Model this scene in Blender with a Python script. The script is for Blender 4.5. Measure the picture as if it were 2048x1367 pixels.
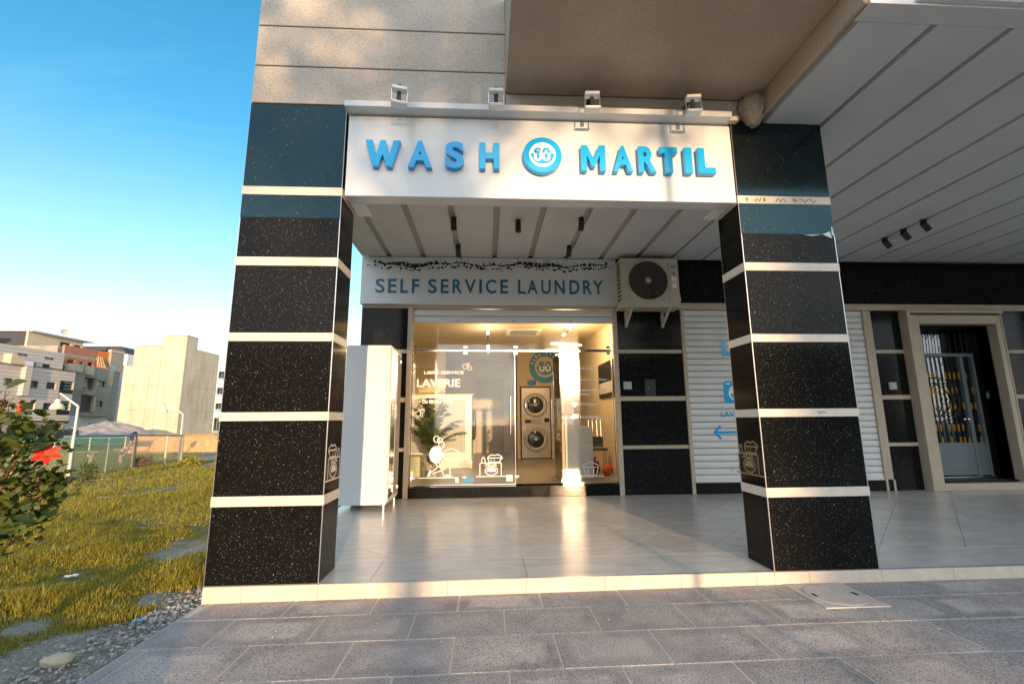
import bpy, bmesh, math, random
from mathutils import Vector, Matrix, noise
random.seed(7)
SC = bpy.context.scene
for o in list(bpy.data.objects): bpy.data.objects.remove(o)
COL = SC.collection

# ------------------------------------------------------------------ camera
cam = bpy.data.cameras.new('camera'); camo = bpy.data.objects.new('camera', cam); COL.objects.link(camo)
cam.sensor_width = 36; cam.lens = 16.0588; cam.clip_end = 2000; cam.clip_start = 0.05
def cam_axes(pitch, roll, yaw):
    f = Vector((math.sin(yaw)*math.cos(pitch), math.cos(yaw)*math.cos(pitch), math.sin(pitch)))
    r = Vector((math.cos(yaw), -math.sin(yaw), 0)); u = r.cross(f)
    c, s = math.cos(roll), math.sin(roll)
    return c*r+s*u, -s*r+c*u, f
R_, U_, F_ = cam_axes(0.17104, -0.00783, 0.05512)
m = Matrix((R_, U_, -F_)).transposed().to_4x4(); m.translation = Vector((2.0863, -3.7356, 1.3))
camo.matrix_world = m
SC.camera = camo

# ------------------------------------------------------------------ sky, sun, exposure
CLOUD = (3.1, 3.5, 4.1, 1); CLOUD_SUN = (6.4, 6.0, 5.4, 1)
SUN_AZ = math.atan(0.1833); SUN_EL = math.radians(5.9)     # behind the camera, a little to its right
world = bpy.data.worlds.new('World'); SC.world = world; world.use_nodes = True
nt = world.node_tree; nt.nodes.clear()
wo = nt.nodes.new('ShaderNodeOutputWorld'); bg = nt.nodes.new('ShaderNodeBackground')
sky = nt.nodes.new('ShaderNodeTexSky'); sky.sky_type = 'NISHITA'; sky.sun_disc = False
sky.sun_elevation = SUN_EL; sky.sun_rotation = math.pi - SUN_AZ
sky.air_density = 1.0; sky.dust_density = 0.15; sky.ozone_density = 1.6; sky.altitude = 0
hs = nt.nodes.new('ShaderNodeHueSaturation'); hs.inputs['Saturation'].default_value = 1.36; hs.inputs['Value'].default_value = 0.87; hs.inputs['Hue'].default_value = 0.492
nt.links.new(sky.outputs[0], hs.inputs['Color'])
# broken cloud, thickening towards the low sun (the shop glass mirrors it); a few wisps ahead
def wm_(op, a, b=None, c=None, clamp=False):
    n = nt.nodes.new('ShaderNodeMath'); n.operation = op; n.use_clamp = clamp
    for i, v in enumerate((a, b, c)):
        if v is None: continue
        if isinstance(v, (int, float)): n.inputs[i].default_value = v
        else: nt.links.new(v, n.inputs[i])
    return n.outputs[0]
tc = nt.nodes.new('ShaderNodeTexCoord'); sx = nt.nodes.new('ShaderNodeSeparateXYZ'); nt.links.new(tc.outputs['Generated'], sx.inputs[0])
mrs = nt.nodes.new('ShaderNodeMapRange'); mrs.inputs['From Max'].default_value = 0.5; mrs.inputs['To Min'].default_value = 0.80; mrs.inputs['To Max'].default_value = 1.42
nt.links.new(sx.outputs[2], mrs.inputs['Value']); nt.links.new(mrs.outputs[0], hs.inputs['Saturation'])
zz_ = wm_('ADD', wm_('MAXIMUM', sx.outputs[2], 0.0), 0.22)
cb = nt.nodes.new('ShaderNodeCombineXYZ'); nt.links.new(wm_('DIVIDE', sx.outputs[0], zz_), cb.inputs[0]); nt.links.new(wm_('DIVIDE', sx.outputs[1], zz_), cb.inputs[1])
cn = nt.nodes.new('ShaderNodeTexNoise'); cn.inputs['Scale'].default_value = 1.6; cn.inputs['Detail'].default_value = 8; cn.inputs['Roughness'].default_value = 0.6; cn.inputs['Distortion'].default_value = 0.4
nt.links.new(cb.outputs[0], cn.inputs['Vector'])
cov = wm_('MULTIPLY_ADD', sx.outputs[1], -0.235, -0.035)
mask = wm_('MULTIPLY', wm_('ADD', wm_('ADD', cn.outputs['Fac'], cov), -0.45), 4.0, clamp=True)
# thin cirrus haze everywhere
c2 = nt.nodes.new('ShaderNodeTexNoise'); c2.inputs['Scale'].default_value = 2.3; c2.inputs['Detail'].default_value = 9; c2.inputs['Roughness'].default_value = 0.62; c2.inputs['Distortion'].default_value = 1.2
mpc = nt.nodes.new('ShaderNodeMapping'); mpc.inputs['Scale'].default_value = (1.0, 2.6, 1.0); mpc.inputs['Rotation'].default_value = (0, 0, 0.5); nt.links.new(cb.outputs[0], mpc.inputs[0]); nt.links.new(mpc.outputs[0], c2.inputs['Vector'])
cir = wm_('MULTIPLY', wm_('MULTIPLY', wm_('ADD', c2.outputs['Fac'], -0.50), 3.2, clamp=True), 0.045)
mask = wm_('MAXIMUM', mask, cir)
cr = nt.nodes.new('ShaderNodeMix'); cr.data_type = 'RGBA'; nt.links.new(mask, cr.inputs[0]); nt.links.new(hs.outputs[0], cr.inputs[6]); 
# cloud is brighter and warmer near the low sun
sv = nt.nodes.new('ShaderNodeVectorMath'); sv.operation = 'DOT_PRODUCT'; nt.links.new(tc.outputs['Generated'], sv.inputs[0]); sv.inputs[1].default_value = (math.sin(SUN_AZ)*math.cos(SUN_EL), -math.cos(SUN_AZ)*math.cos(SUN_EL), math.sin(SUN_EL))
near = wm_('POWER', wm_('MAXIMUM', sv.outputs['Value'], 0.0), 7.0)
cc = nt.nodes.new('ShaderNodeMix'); cc.data_type = 'RGBA'; nt.links.new(near, cc.inputs[0]); cc.inputs[6].default_value = CLOUD; cc.inputs[7].default_value = CLOUD_SUN
nt.links.new(cc.outputs[2], cr.inputs[7])
nt.links.new(cr.outputs[2], bg.inputs['Color'])
bg.inputs['Strength'].default_value = 0.15
nt.links.new(bg.outputs[0], wo.inputs[0])
sl = bpy.data.lights.new('sun', 'SUN'); sl.energy = 1.9; sl.angle = math.radians(0.55); sl.color = (1.0, 0.66, 0.36)
so = bpy.data.objects.new('sun', sl); COL.objects.link(so)
sd = Vector((math.sin(SUN_AZ)*math.cos(SUN_EL), -math.cos(SUN_AZ)*math.cos(SUN_EL), math.sin(SUN_EL)))
so.rotation_euler = sd.to_track_quat('Z', 'Y').to_euler(); so.location = (3, -8, 9)
vs = SC.view_settings; vs.view_transform = 'Standard'; vs.look = 'None'; vs.exposure = 1.8; vs.gamma = 1; vs.use_curve_mapping = False

# ------------------------------------------------------------------ materials
MATS = {}
def N(t, kind, **kw):
    n = t.nodes.new('ShaderNode'+kind)
    for k, v in kw.items():
        if k in n.inputs: n.inputs[k].default_value = v
        else: setattr(n, k, v)
    return n
def newmat(name):
    m = bpy.data.materials.new(name); m.use_nodes = True
    t = m.node_tree; p = t.nodes['Principled BSDF']; MATS[name] = m
    return m, t, p
def c4(c): return (c[0], c[1], c[2], 1)
def ramp(t, fac, stops):
    r = t.nodes.new('ShaderNodeValToRGB'); e = r.color_ramp.elements
    while len(e) < len(stops): e.new(0.5)
    for el, (p, c) in zip(e, stops): el.position = p; el.color = c4(c) if len(c) == 3 else c
    t.links.new(fac, r.inputs[0]); return r
def bump(t, p, h, strength=0.3, dist=0.01):
    b = N(t, 'Bump', Strength=strength, Distance=dist); t.links.new(h, b.inputs['Height']); t.links.new(b.outputs[0], p.inputs['Normal'])
def geo_pos(t): return t.nodes.new('ShaderNodeNewGeometry').outputs['Position']
def mat(name, col, rough=0.5, metal=0.0, spec=0.5, var=0.0, scale=6.0, bmp=0.0, bscale=80.0, emis=None, estr=1.0, coat=0.0, stretch=None):
    m, t, p = newmat(name)
    p.inputs['Roughness'].default_value = rough; p.inputs['Metallic'].default_value = metal
    p.inputs['Specular IOR Level'].default_value = spec; p.inputs['Base Color'].default_value = c4(col)
    p.inputs['Coat Weight'].default_value = coat
    pos = geo_pos(t)
    if stretch:
        mp = N(t, 'Mapping'); mp.inputs['Scale'].default_value = stretch; t.links.new(pos, mp.inputs[0]); pos = mp.outputs[0]
    if var:
        n = N(t, 'TexNoise', Scale=scale, Detail=6.0, Roughness=0.65); t.links.new(pos, n.inputs['Vector'])
        lo = [max(0, x*(1-var)) for x in col]; hi = [min(1, x*(1+var)) for x in col]
        r = ramp(t, n.outputs['Fac'], [(0.28, lo), (0.72, hi)]); t.links.new(r.outputs[0], p.inputs['Base Color'])
        rr = N(t, 'MapRange'); rr.inputs['To Min'].default_value = max(0, rough-0.08); rr.inputs['To Max'].default_value = min(1, rough+0.1)
        t.links.new(n.outputs['Fac'], rr.inputs['Value']); t.links.new(rr.outputs[0], p.inputs['Roughness'])
    if bmp:
        n2 = N(t, 'TexNoise', Scale=bscale, Detail=4.0); t.links.new(pos, n2.inputs['Vector']); bump(t, p, n2.outputs['Fac'], bmp)
    if emis:
        p.inputs['Emission Color'].default_value = c4(emis); p.inputs['Emission Strength'].default_value = estr
    return m
def granite(name, spec, rough, film=False):
    m, t, p = newmat(name); pos = geo_pos(t)
    v = N(t, 'TexVoronoi', Scale=185.0); t.links.new(pos, v.inputs['Vector'])
    v2 = N(t, 'TexVoronoi', Scale=70.0); t.links.new(pos, v2.inputs['Vector'])
    def flecks(vn, thr, size, col):
        sep = t.nodes.new('ShaderNodeSeparateColor'); t.links.new(vn.outputs['Color'], sep.inputs[0])
        a = N(t, 'Math', operation='GREATER_THAN'); a.inputs[1].default_value = thr; t.links.new(sep.outputs[0], a.inputs[0])
        b = N(t, 'Math', operation='LESS_THAN'); b.inputs[1].default_value = size; t.links.new(vn.outputs['Distance'], b.inputs[0])
        c = N(t, 'Math', operation='MULTIPLY'); t.links.new(a.outputs[0], c.inputs[0]); t.links.new(b.outputs[0], c.inputs[1])
        r = ramp(t, sep.outputs[1], col); return c.outputs[0], r.outputs[0]
    f1, k1 = flecks(v, 0.86, 0.34, [(0.0, (0.05, 0.045, 0.035)), (0.45, (0.02, 0.06, 0.065)), (0.7, (0.13, 0.11, 0.07)), (1.0, (0.26, 0.26, 0.22))])
    f2, k2 = flecks(v2, 0.962, 0.20, [(0.0, (0.20, 0.17, 0.11)), (0.5, (0.12, 0.20, 0.20)), (1.0, (0.45, 0.43, 0.38))])
    n = N(t, 'TexNoise', Scale=160.0, Detail=3.0); t.links.new(pos, n.inputs['Vector'])
    base = ramp(t, n.outputs['Fac'], [(0.35, (0.004, 0.004, 0.004)), (0.62, (0.009, 0.0085, 0.008)), (0.78, (0.024, 0.022, 0.019))])
    m1 = N(t, 'Mix', data_type='RGBA'); t.links.new(f1, m1.inputs[0]); t.links.new(base.outputs[0], m1.inputs[6]); t.links.new(k1, m1.inputs[7])
    m2 = N(t, 'Mix', data_type='RGBA'); t.links.new(f2, m2.inputs[0]); t.links.new(m1.outputs[2], m2.inputs[6]); t.links.new(k2, m2.inputs[7])
    t.links.new(m2.outputs[2], p.inputs['Base Color'])
    p.inputs['Specular IOR Level'].default_value = spec
    d = N(t, 'TexNoise', Scale=3.0, Detail=8.0, Roughness=0.7); t.links.new(pos, d.inputs['Vector'])
    rr = N(t, 'MapRange'); rr.inputs['To Min'].default_value = rough*0.5; rr.inputs['To Max'].default_value = rough*1.6
    t.links.new(d.outputs['Fac'], rr.inputs['Value']); t.links.new(rr.outputs[0], p.inputs['Roughness'])
    return m
granite('granite', 0.12, 0.09); fp = granite('film_granite', 0.55, 0.14).node_tree.nodes['Principled BSDF']; fp.inputs['Specular Tint'].default_value = (0.35, 0.85, 1.0, 1)
mat('cream_stone', (0.63, 0.555, 0.46), 0.42, var=0.10, scale=9, bmp=0.05, bscale=120)
mat('cream_frame', (0.47, 0.39, 0.29), 0.5, var=0.10, scale=7, bmp=0.04, bscale=150)
mat('riser_tile', (0.62, 0.52, 0.41), 0.45, var=0.13, scale=7, bmp=0.05, bscale=150)
mat('steel_trim', (0.55, 0.56, 0.58), 0.3, metal=0.9)
mat('white_panel', (0.64, 0.65, 0.66), 0.30, var=0.03, scale=3, bmp=0.012, bscale=400)
mat('white_metal', (0.74, 0.75, 0.76), 0.35, var=0.05, scale=5)
mat('letter_blue', (0.002, 0.36, 0.74), 0.22, coat=0.3, var=0.06, scale=4)
mat('letter_dark_blue', (0.005, 0.13, 0.24), 0.4)
mat('vinyl_blue', (0.01, 0.20, 0.38), 0.45)
mat('print_white', (0.8, 0.8, 0.78), 0.5)
mat('black_print', (0.008, 0.008, 0.008), 0.6)
mat('ceiling_white', (0.58, 0.58, 0.60), 0.55, var=0.06, scale=2.5, bmp=0.02, bscale=300)
mat('ceiling_slot', (0.40, 0.38, 0.35), 0.7, var=0.1)
mat('black_metal', (0.012, 0.012, 0.013), 0.42)
mat('ac_shell', (0.52, 0.47, 0.38), 0.5, var=0.10, scale=6)
mat('ac_wire', (0.16, 0.14, 0.115), 0.4, metal=0.4)
mat('ac_dark', (0.02, 0.019, 0.017), 0.7)
mat('shutter_white', (0.66, 0.66, 0.65), 0.4, var=0.05, scale=4, bmp=0.01)
mat('gate_grey', (0.14, 0.175, 0.19), 0.5, var=0.10, scale=5, bmp=0.03)
mat('iron_black', (0.018, 0.02, 0.022), 0.45, metal=0.5)
mat('gold_paint', (0.62, 0.28, 0.03), 0.35, metal=0.5)
mat('chrome', (0.82, 0.78, 0.70), 0.12, metal=1.0)
mat('plastic_grey', (0.42, 0.42, 0.41), 0.5)
mat('interior_wall', (0.60, 0.51, 0.38), 0.7, var=0.05, scale=2)
mat('interior_door', (0.36, 0.31, 0.24), 0.55, var=0.05, scale=3)
mat('dryer_steel', (0.46, 0.43, 0.38), 0.35, metal=0.35, var=0.05)
mat('dark_glass', (0.03, 0.035, 0.03), 0.08)
mat('yellow_sticker', (0.70, 0.47, 0.02), 0.5)
mat('red_cloth', (0.28, 0.012, 0.02), 0.8, var=0.2, scale=30)
mat('orange_cloth', (0.60, 0.10, 0.015), 0.8, var=0.2, scale=30)
mat('chair_seat', (0.05, 0.065, 0.055), 0.5)
mat('pot_soil', (0.05, 0.03, 0.02), 0.9, var=0.3, scale=40, bmp=0.5)
mat('lamp_warm', (1, 0.6, 0.2), 0.5, emis=(1.0, 0.55, 0.16), estr=3.0)
mat('lamp_white', (1, 0.9, 0.75), 0.5, emis=(1.0, 0.86, 0.62), estr=5.0)
mat('lamp_cream', (0.62, 0.60, 0.42), 0.45, var=0.1)
mat('lamp_pole', (0.62, 0.60, 0.58), 0.5, var=0.2, scale=5)
mat('timber_post', (0.36, 0.27, 0.19), 0.8, var=0.25, scale=14, bmp=0.3, stretch=(6, 6, 1))
mat('galv_wire', (0.50, 0.47, 0.36), 0.6, metal=0.0)
mat('blue_pipe', (0.13, 0.19, 0.23), 0.5, var=0.2)
mat('table_top', (0.22, 0.25, 0.25), 0.6, var=0.2)
mat('trunk_bark', (0.10, 0.075, 0.05), 0.9, var=0.35, scale=18, bmp=0.6, bscale=30)
mat('blue_scrap', (0.04, 0.35, 0.60), 0.5)
mat('pink_scrap', (0.60, 0.42, 0.40), 0.6)
mat('white_scrap', (0.7, 0.72, 0.72), 0.6)
mat('black_bag', (0.01, 0.01, 0.011), 0.35)
mat('flower_red', (0.72, 0.035, 0.012), 0.5, var=0.25, scale=60)
mat('stem_brown', (0.15, 0.075, 0.04), 0.8, var=0.3, scale=40)
mat('white_stone', (0.62, 0.60, 0.56), 0.85, var=0.15, scale=10, bmp=0.7, bscale=35)
mat('win_frame', (0.035, 0.033, 0.034), 0.5)
mat('far_pane', (0.05, 0.06, 0.07), 0.12, var=0.5, scale=0.6)
mat('curtain', (0.50, 0.45, 0.32), 0.8)
mat('render_tan', (0.55, 0.45, 0.33), 0.85, var=0.10, scale=0.7)
mat('orange_paint', (0.72, 0.20, 0.02), 0.8, var=0.15, scale=1)
mat('far_white', (0.66, 0.67, 0.70), 0.8, var=0.06, scale=0.6)
mat('teal_wall', (0.24, 0.42, 0.50), 0.8)
mat('dark_roof', (0.05, 0.05, 0.055), 0.7)
mat('bamboo', (0.55, 0.42, 0.25), 0.8)
mat('opp_wall', (0.34, 0.30, 0.25), 0.9, var=0.15, scale=0.5)
mat('green_screen', (0.015, 0.10, 0.055), 0.8, var=0.2)
mat('manhole', (0.52, 0.44, 0.38), 0.75, var=0.15, scale=14, bmp=0.3, bscale=90)
mat('residue', (0.30, 0.19, 0.09), 0.8, var=0.4, scale=60)
mat('blocker_concrete', (0.34, 0.32, 0.30), 0.9, var=0.15, bmp=0.3)

def stucco(name, col, speck):
    m, t, p = newmat(name); pos = geo_pos(t)
    n = N(t, 'TexNoise', Scale=95.0, Detail=3.0); t.links.new(pos, n.inputs['Vector'])
    b = N(t, 'TexNoise', Scale=1.7, Detail=5.0, Roughness=0.6); t.links.new(pos, b.inputs['Vector'])
    r = ramp(t, n.outputs['Fac'], [(0.33, [x*speck for x in col]), (0.45, col), (0.7, [min(1, x*1.12) for x in col])])
    r2 = ramp(t, b.outputs['Fac'], [(0.3, (0.86, 0.84, 0.82)), (0.7, (1.06, 1.05, 1.04))])
    mx = N(t, 'Mix', data_type='RGBA', blend_type='MULTIPLY'); mx.inputs[0].default_value = 1.0
    t.links.new(r.outputs[0], mx.inputs[6]); t.links.new(r2.outputs[0], mx.inputs[7]); t.links.new(mx.outputs[2], p.inputs['Base Color'])
    p.inputs['Roughness'].default_value = 0.85; bump(t, p, n.outputs['Fac'], 0.5, 0.006)
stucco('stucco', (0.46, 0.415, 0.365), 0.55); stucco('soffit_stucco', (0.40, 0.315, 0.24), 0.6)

def concrete_far(name, col, stain):
    m, t, p = newmat(name); pos = geo_pos(t)
    n = N(t, 'TexNoise', Scale=0.35, Detail=9.0, Roughness=0.65); t.links.new(pos, n.inputs['Vector'])
    mp = N(t, 'Mapping'); mp.inputs['Scale'].default_value = (1.3, 1.3, 0.35); t.links.new(pos, mp.inputs[0])
    s = N(t, 'TexNoise', Scale=1.0, Detail=6.0); t.links.new(mp.outputs[0], s.inputs['Vector'])
    r = ramp(t, n.outputs['Fac'], [(0.3, [x*0.84 for x in col]), (0.7, [min(1, x*1.1) for x in col])])
    r2 = ramp(t, s.outputs['Fac'], [(0.30, stain), (0.58, (1, 1, 1))])
    mx = N(t, 'Mix', data_type='RGBA', blend_type='MULTIPLY'); mx.inputs[0].default_value = 1.0
    t.links.new(r.outputs[0], mx.inputs[6]); t.links.new(r2.outputs[0], mx.inputs[7]); t.links.new(mx.outputs[2], p.inputs['Base Color'])
    p.inputs['Roughness'].default_value = 0.9
concrete_far('concrete_cream', (0.58, 0.50, 0.40), (0.86, 0.8, 0.72)); concrete_far('cement_grey', (0.36, 0.325, 0.28), (0.85, 0.83, 0.8))

def brick_mat(name, c1, c2, mortar, w, h, ms, axis):
    m, t, p = newmat(name); pos = geo_pos(t)
    sx = t.nodes.new('ShaderNodeSeparateXYZ'); t.links.new(pos, sx.inputs[0])
    cb = t.nodes.new('ShaderNodeCombineXYZ'); t.links.new(sx.outputs[axis], cb.inputs[0]); t.links.new(sx.outputs[2 if axis != 2 else 1], cb.inputs[1])
    b = N(t, 'TexBrick', Scale=1.0); b.inputs['Color1'].default_value = c4(c1); b.inputs['Color2'].default_value = c4(c2); b.inputs['Mortar'].default_value = c4(mortar)
    b.inputs['Mortar Size'].default_value = ms; b.inputs['Brick Width'].default_value = w; b.inputs['Row Height'].default_value = h
    t.links.new(cb.outputs[0], b.inputs['Vector']); t.links.new(b.outputs['Color'], p.inputs['Base Color']); p.inputs['Roughness'].default_value = 0.85
brick_mat('brick_red', (0.36, 0.10, 0.055), (0.44, 0.15, 0.08), (0.40, 0.30, 0.24), 0.30, 0.14, 0.012, 1)
brick_mat('tile_clad', (0.50, 0.46, 0.43), (0.54, 0.49, 0.45), (0.16, 0.15, 0.16), 30.0, 0.42, 0.02, 1)

def paver_mat():
    m, t, p = newmat('paver'); tc = t.nodes.new('ShaderNodeTexCoord'); pos = geo_pos(t); oi = t.nodes.new('ShaderNodeObjectInfo')
    sx = t.nodes.new('ShaderNodeSeparateXYZ'); t.links.new(tc.outputs['Generated'], sx.inputs[0])
    def edge(o, k):
        a = N(t, 'Math', operation='SUBTRACT'); a.inputs[1].default_value = 0.5; t.links.new(o, a.inputs[0])
        b = N(t, 'Math', operation='ABSOLUTE'); t.links.new(a.outputs[0], b.inputs[0])
        c = N(t, 'Math', operation='SUBTRACT'); c.inputs[0].default_value = 0.5; t.links.new(b.outputs[0], c.inputs[1])
        d = N(t, 'Math', operation='MULTIPLY'); d.inputs[1].default_value = k; t.links.new(c.outputs[0], d.inputs[0]); return d.outputs[0]
    mn = N(t, 'Math', operation='SMOOTH_MIN'); mn.inputs[2].default_value = 0.05; t.links.new(edge(sx.outputs[0], 0.6), mn.inputs[0]); t.links.new(edge(sx.outputs[1], 0.4), mn.inputs[1])
    wob = N(t, 'TexNoise', Scale=9.0, Detail=5.0, Roughness=0.7); t.links.new(pos, wob.inputs['Vector'])
    w2 = N(t, 'MapRange'); w2.inputs['To Min'].default_value = -0.055; w2.inputs['To Max'].default_value = 0.055; t.links.new(wob.outputs['Fac'], w2.inputs['Value'])
    ad = N(t, 'Math', operation='ADD'); t.links.new(mn.outputs[0], ad.inputs[0]); t.links.new(w2.outputs[0], ad.inputs[1])
    ring = ramp(t, ad.outputs[0], [(0.0, (0.58, 0.58, 0.59)), (0.045, (0.48, 0.48, 0.50)), (0.075, (0.70, 0.70, 0.71)), (0.10, (1, 1, 1))])
    big = N(t, 'TexNoise', Scale=1.6, Detail=5.0, Roughness=0.6); t.links.new(pos, big.inputs['Vector'])
    amt = N(t, 'MapRange'); amt.inputs['From Min'].default_value = 0.4; amt.inputs['From Max'].default_value = 0.62; t.links.new(big.outputs['Fac'], amt.inputs['Value'])
    rndm = N(t, 'MapRange'); rndm.inputs['To Min'].default_value = 0.15; rndm.inputs['To Max'].default_value = 1.0; t.links.new(oi.outputs['Random'], rndm.inputs['Value'])
    am2 = N(t, 'Math', operation='MULTIPLY'); t.links.new(amt.outputs[0], am2.inputs[0]); t.links.new(rndm.outputs[0], am2.inputs[1])
    rc = N(t, 'Mix', data_type='RGBA'); t.links.new(am2.outputs[0], rc.inputs[0]); rc.inputs[6].default_value = (0.74, 0.74, 0.74, 1); t.links.new(ring.outputs[0], rc.inputs[7])
    sp = N(t, 'TexNoise', Scale=120.0, Detail=3.0); t.links.new(pos, sp.inputs['Vector'])
    spc = ramp(t, sp.outputs['Fac'], [(0.34, (0.16, 0.14, 0.135)), (0.45, (0.43, 0.375, 0.345)), (0.6, (0.53, 0.465, 0.425)), (0.74, (0.66, 0.60, 0.55))])
    mx = N(t, 'Mix', data_type='RGBA', blend_type='MULTIPLY'); mx.inputs[0].default_value = 1; t.links.new(spc.outputs[0], mx.inputs[6]); t.links.new(rc.outputs[2], mx.inputs[7])
    tint = ramp(t, oi.outputs['Random'], [(0.0, (0.92, 0.92, 0.95)), (0.5, (1.07, 1.06, 1.05)), (1.0, (1.2, 1.17, 1.14))])
    mx2 = N(t, 'Mix', data_type='RGBA', blend_type='MULTIPLY'); mx2.inputs[0].default_value = 1; t.links.new(mx.outputs[2], mx2.inputs[6]); t.links.new(tint.outputs[0], mx2.inputs[7])
    wn = N(t, 'TexNoise', Scale=2.6, Detail=8.0, Roughness=0.68); t.links.new(pos, wn.inputs['Vector'])
    wr = ramp(t, wn.outputs['Fac'], [(0.30, (0.70, 0.70, 0.72)), (0.5, (1.0, 1.0, 1.0)), (0.72, (1.18, 1.15, 1.10))])
    m3 = N(t, 'Mix', data_type='RGBA', blend_type='MULTIPLY'); m3.inputs[0].default_value = 1; t.links.new(mx2.outputs[2], m3.inputs[6]); t.links.new(wr.outputs[0], m3.inputs[7])
    gv = N(t, 'TexVoronoi', Scale=5.5); t.links.new(pos, gv.inputs['Vector']); gl_ = N(t, 'Math', operation='LESS_THAN'); gl_.inputs[1].default_value = 0.055; t.links.new(gv.outputs['Distance'], gl_.inputs[0])
    m4 = N(t, 'Mix', data_type='RGBA'); gk = N(t, 'Math', operation='MULTIPLY'); gk.inputs[1].default_value = 0.55; t.links.new(gl_.outputs[0], gk.inputs[0]); t.links.new(gk.outputs[0], m4.inputs[0]); t.links.new(m3.outputs[2], m4.inputs[6]); m4.inputs[7].default_value = (0.55, 0.52, 0.48, 1)
    t.links.new(m4.outputs[2], p.inputs['Base Color']); p.inputs['Roughness'].default_value = 0.75
    bump(t, p, sp.outputs['Fac'], 0.55, 0.004)
paver_mat()
mat('mortar', (0.52, 0.44, 0.36), 0.9, var=0.15, scale=20, bmp=0.2)
def tile_mat():
    m, t, p = newmat('floor_tile'); pos = geo_pos(t); oi = t.nodes.new('ShaderNodeObjectInfo')
    mp = N(t, 'Mapping'); mp.inputs['Rotation'].default_value = (0, 0, 0.785); mp.inputs['Scale'].default_value = (1.0, 5.0, 1.0); t.links.new(pos, mp.inputs[0])
    n = N(t, 'TexNoise', Scale=2.6, Detail=8.0, Roughness=0.65, Distortion=0.6); t.links.new(mp.outputs[0], n.inputs['Vector'])
    r = ramp(t, n.outputs['Fac'], [(0.3, (0.46, 0.44, 0.41)), (0.55, (0.56, 0.54, 0.51)), (0.75, (0.64, 0.62, 0.59))])
    tint = ramp(t, oi.outputs['Random'], [(0.0, (0.93, 0.93, 0.94)), (1.0, (1.05, 1.04, 1.02))])
    mx2 = N(t, 'Mix', data_type='RGBA', blend_type='MULTIPLY'); mx2.inputs[0].default_value = 1; t.links.new(r.outputs[0], mx2.inputs[6]); t.links.new(tint.outputs[0], mx2.inputs[7])
    t.links.new(mx2.outputs[2], p.inputs['Base Color'])
    d = N(t, 'TexNoise', Scale=5.0, Detail=6.0, Roughness=0.7); t.links.new(pos, d.inputs['Vector'])
    rr = N(t, 'MapRange'); rr.inputs['To Min'].default_value = 0.15; rr.inputs['To Max'].default_value = 0.33; t.links.new(d.outputs['Fac'], rr.inputs['Value']); t.links.new(rr.outputs[0], p.inputs['Roughness'])
tile_mat()
mat('tile_grout', (0.20, 0.19, 0.175), 0.9)
def glass_mat(name, tint, rough, refl=1.0, dust=0.0):
    m, t, p = newmat(name); t.nodes.remove(p); out = t.nodes['Material Output']
    tr = t.nodes.new('ShaderNodeBsdfTransparent'); tr.inputs[0].default_value = c4(tint)
    gl = t.nodes.new('ShaderNodeBsdfGlossy'); gl.inputs['Roughness'].default_value = rough
    fr = N(t, 'Fresnel', IOR=1.55); mu = N(t, 'Math', operation='MULTIPLY'); mu.inputs[1].default_value = refl; mu.use_clamp = True
    t.links.new(fr.outputs[0], mu.inputs[0])
    mx = t.nodes.new('ShaderNodeMixShader'); t.links.new(mu.outputs[0], mx.inputs[0]); t.links.new(tr.outputs[0], mx.inputs[1]); t.links.new(gl.outputs[0], mx.inputs[2])
    if dust:
        g2 = t.nodes.new('ShaderNodeBsdfGlossy'); g2.inputs['Roughness'].default_value = 0.085; gm = t.nodes.new('ShaderNodeMixShader'); gm.inputs[0].default_value = dust
        t.links.new(gl.outputs[0], gm.inputs[1]); t.links.new(g2.outputs[0], gm.inputs[2]); t.links.new(gm.outputs[0], mx.inputs[2])
    t.links.new(mx.outputs[0], out.inputs[0]); return m
glass_mat('shop_glass', (0.95, 0.96, 0.94), 0.010, 1.5, 0.35); glass_mat('gate_glass', (0.30, 0.36, 0.40), 0.03, 3.0); glass_mat('locker_glass', (0.16, 0.15, 0.13), 0.02, 6.0)
mat('glass_edge', (0.45, 0.55, 0.45), 0.1, spec=0.8)
def leafy(name, cols, trans=0.25):
    m, t, p = newmat(name); g = t.nodes.new('ShaderNodeNewGeometry'); oi = t.nodes.new('ShaderNodeObjectInfo')
    ad = N(t, 'Math', operation='ADD'); t.links.new(g.outputs['Random Per Island'], ad.inputs[0]); t.links.new(oi.outputs['Random'], ad.inputs[1])
    fr = N(t, 'Math', operation='FRACT'); t.links.new(ad.outputs[0], fr.inputs[0])
    r = ramp(t, fr.outputs[0], [(i/(len(cols)-1), c) for i, c in enumerate(cols)]); t.links.new(r.outputs[0], p.inputs['Base Color'])
    p.inputs['Roughness'].default_value = 0.5
    if trans:
        tl = t.nodes.new('ShaderNodeBsdfTranslucent'); t.links.new(r.outputs[0], tl.inputs[0])
        mx = t.nodes.new('ShaderNodeMixShader'); mx.inputs[0].default_value = trans; out = t.nodes['Material Output']
        t.links.new(p.outputs[0], mx.inputs[1]); t.links.new(tl.outputs[0], mx.inputs[2]); t.links.new(mx.outputs[0], out.inputs[0])
leafy('shrub_leaf', [(0.035, 0.06, 0.01), (0.07, 0.10, 0.014), (0.12, 0.13, 0.018), (0.05, 0.075, 0.012)])
leafy('palm_leaf', [(0.025, 0.055, 0.012), (0.05, 0.09, 0.02), (0.09, 0.12, 0.03)])
leafy('tree_leaf', [(0.02, 0.035, 0.01), (0.04, 0.06, 0.015), (0.06, 0.075, 0.02)])
leafy('grass_blade', [(0.19, 0.17, 0.012), (0.31, 0.255, 0.016), (0.40, 0.31, 0.025), (0.18, 0.19, 0.018), (0.44, 0.36, 0.09)], 0.3)
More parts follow.
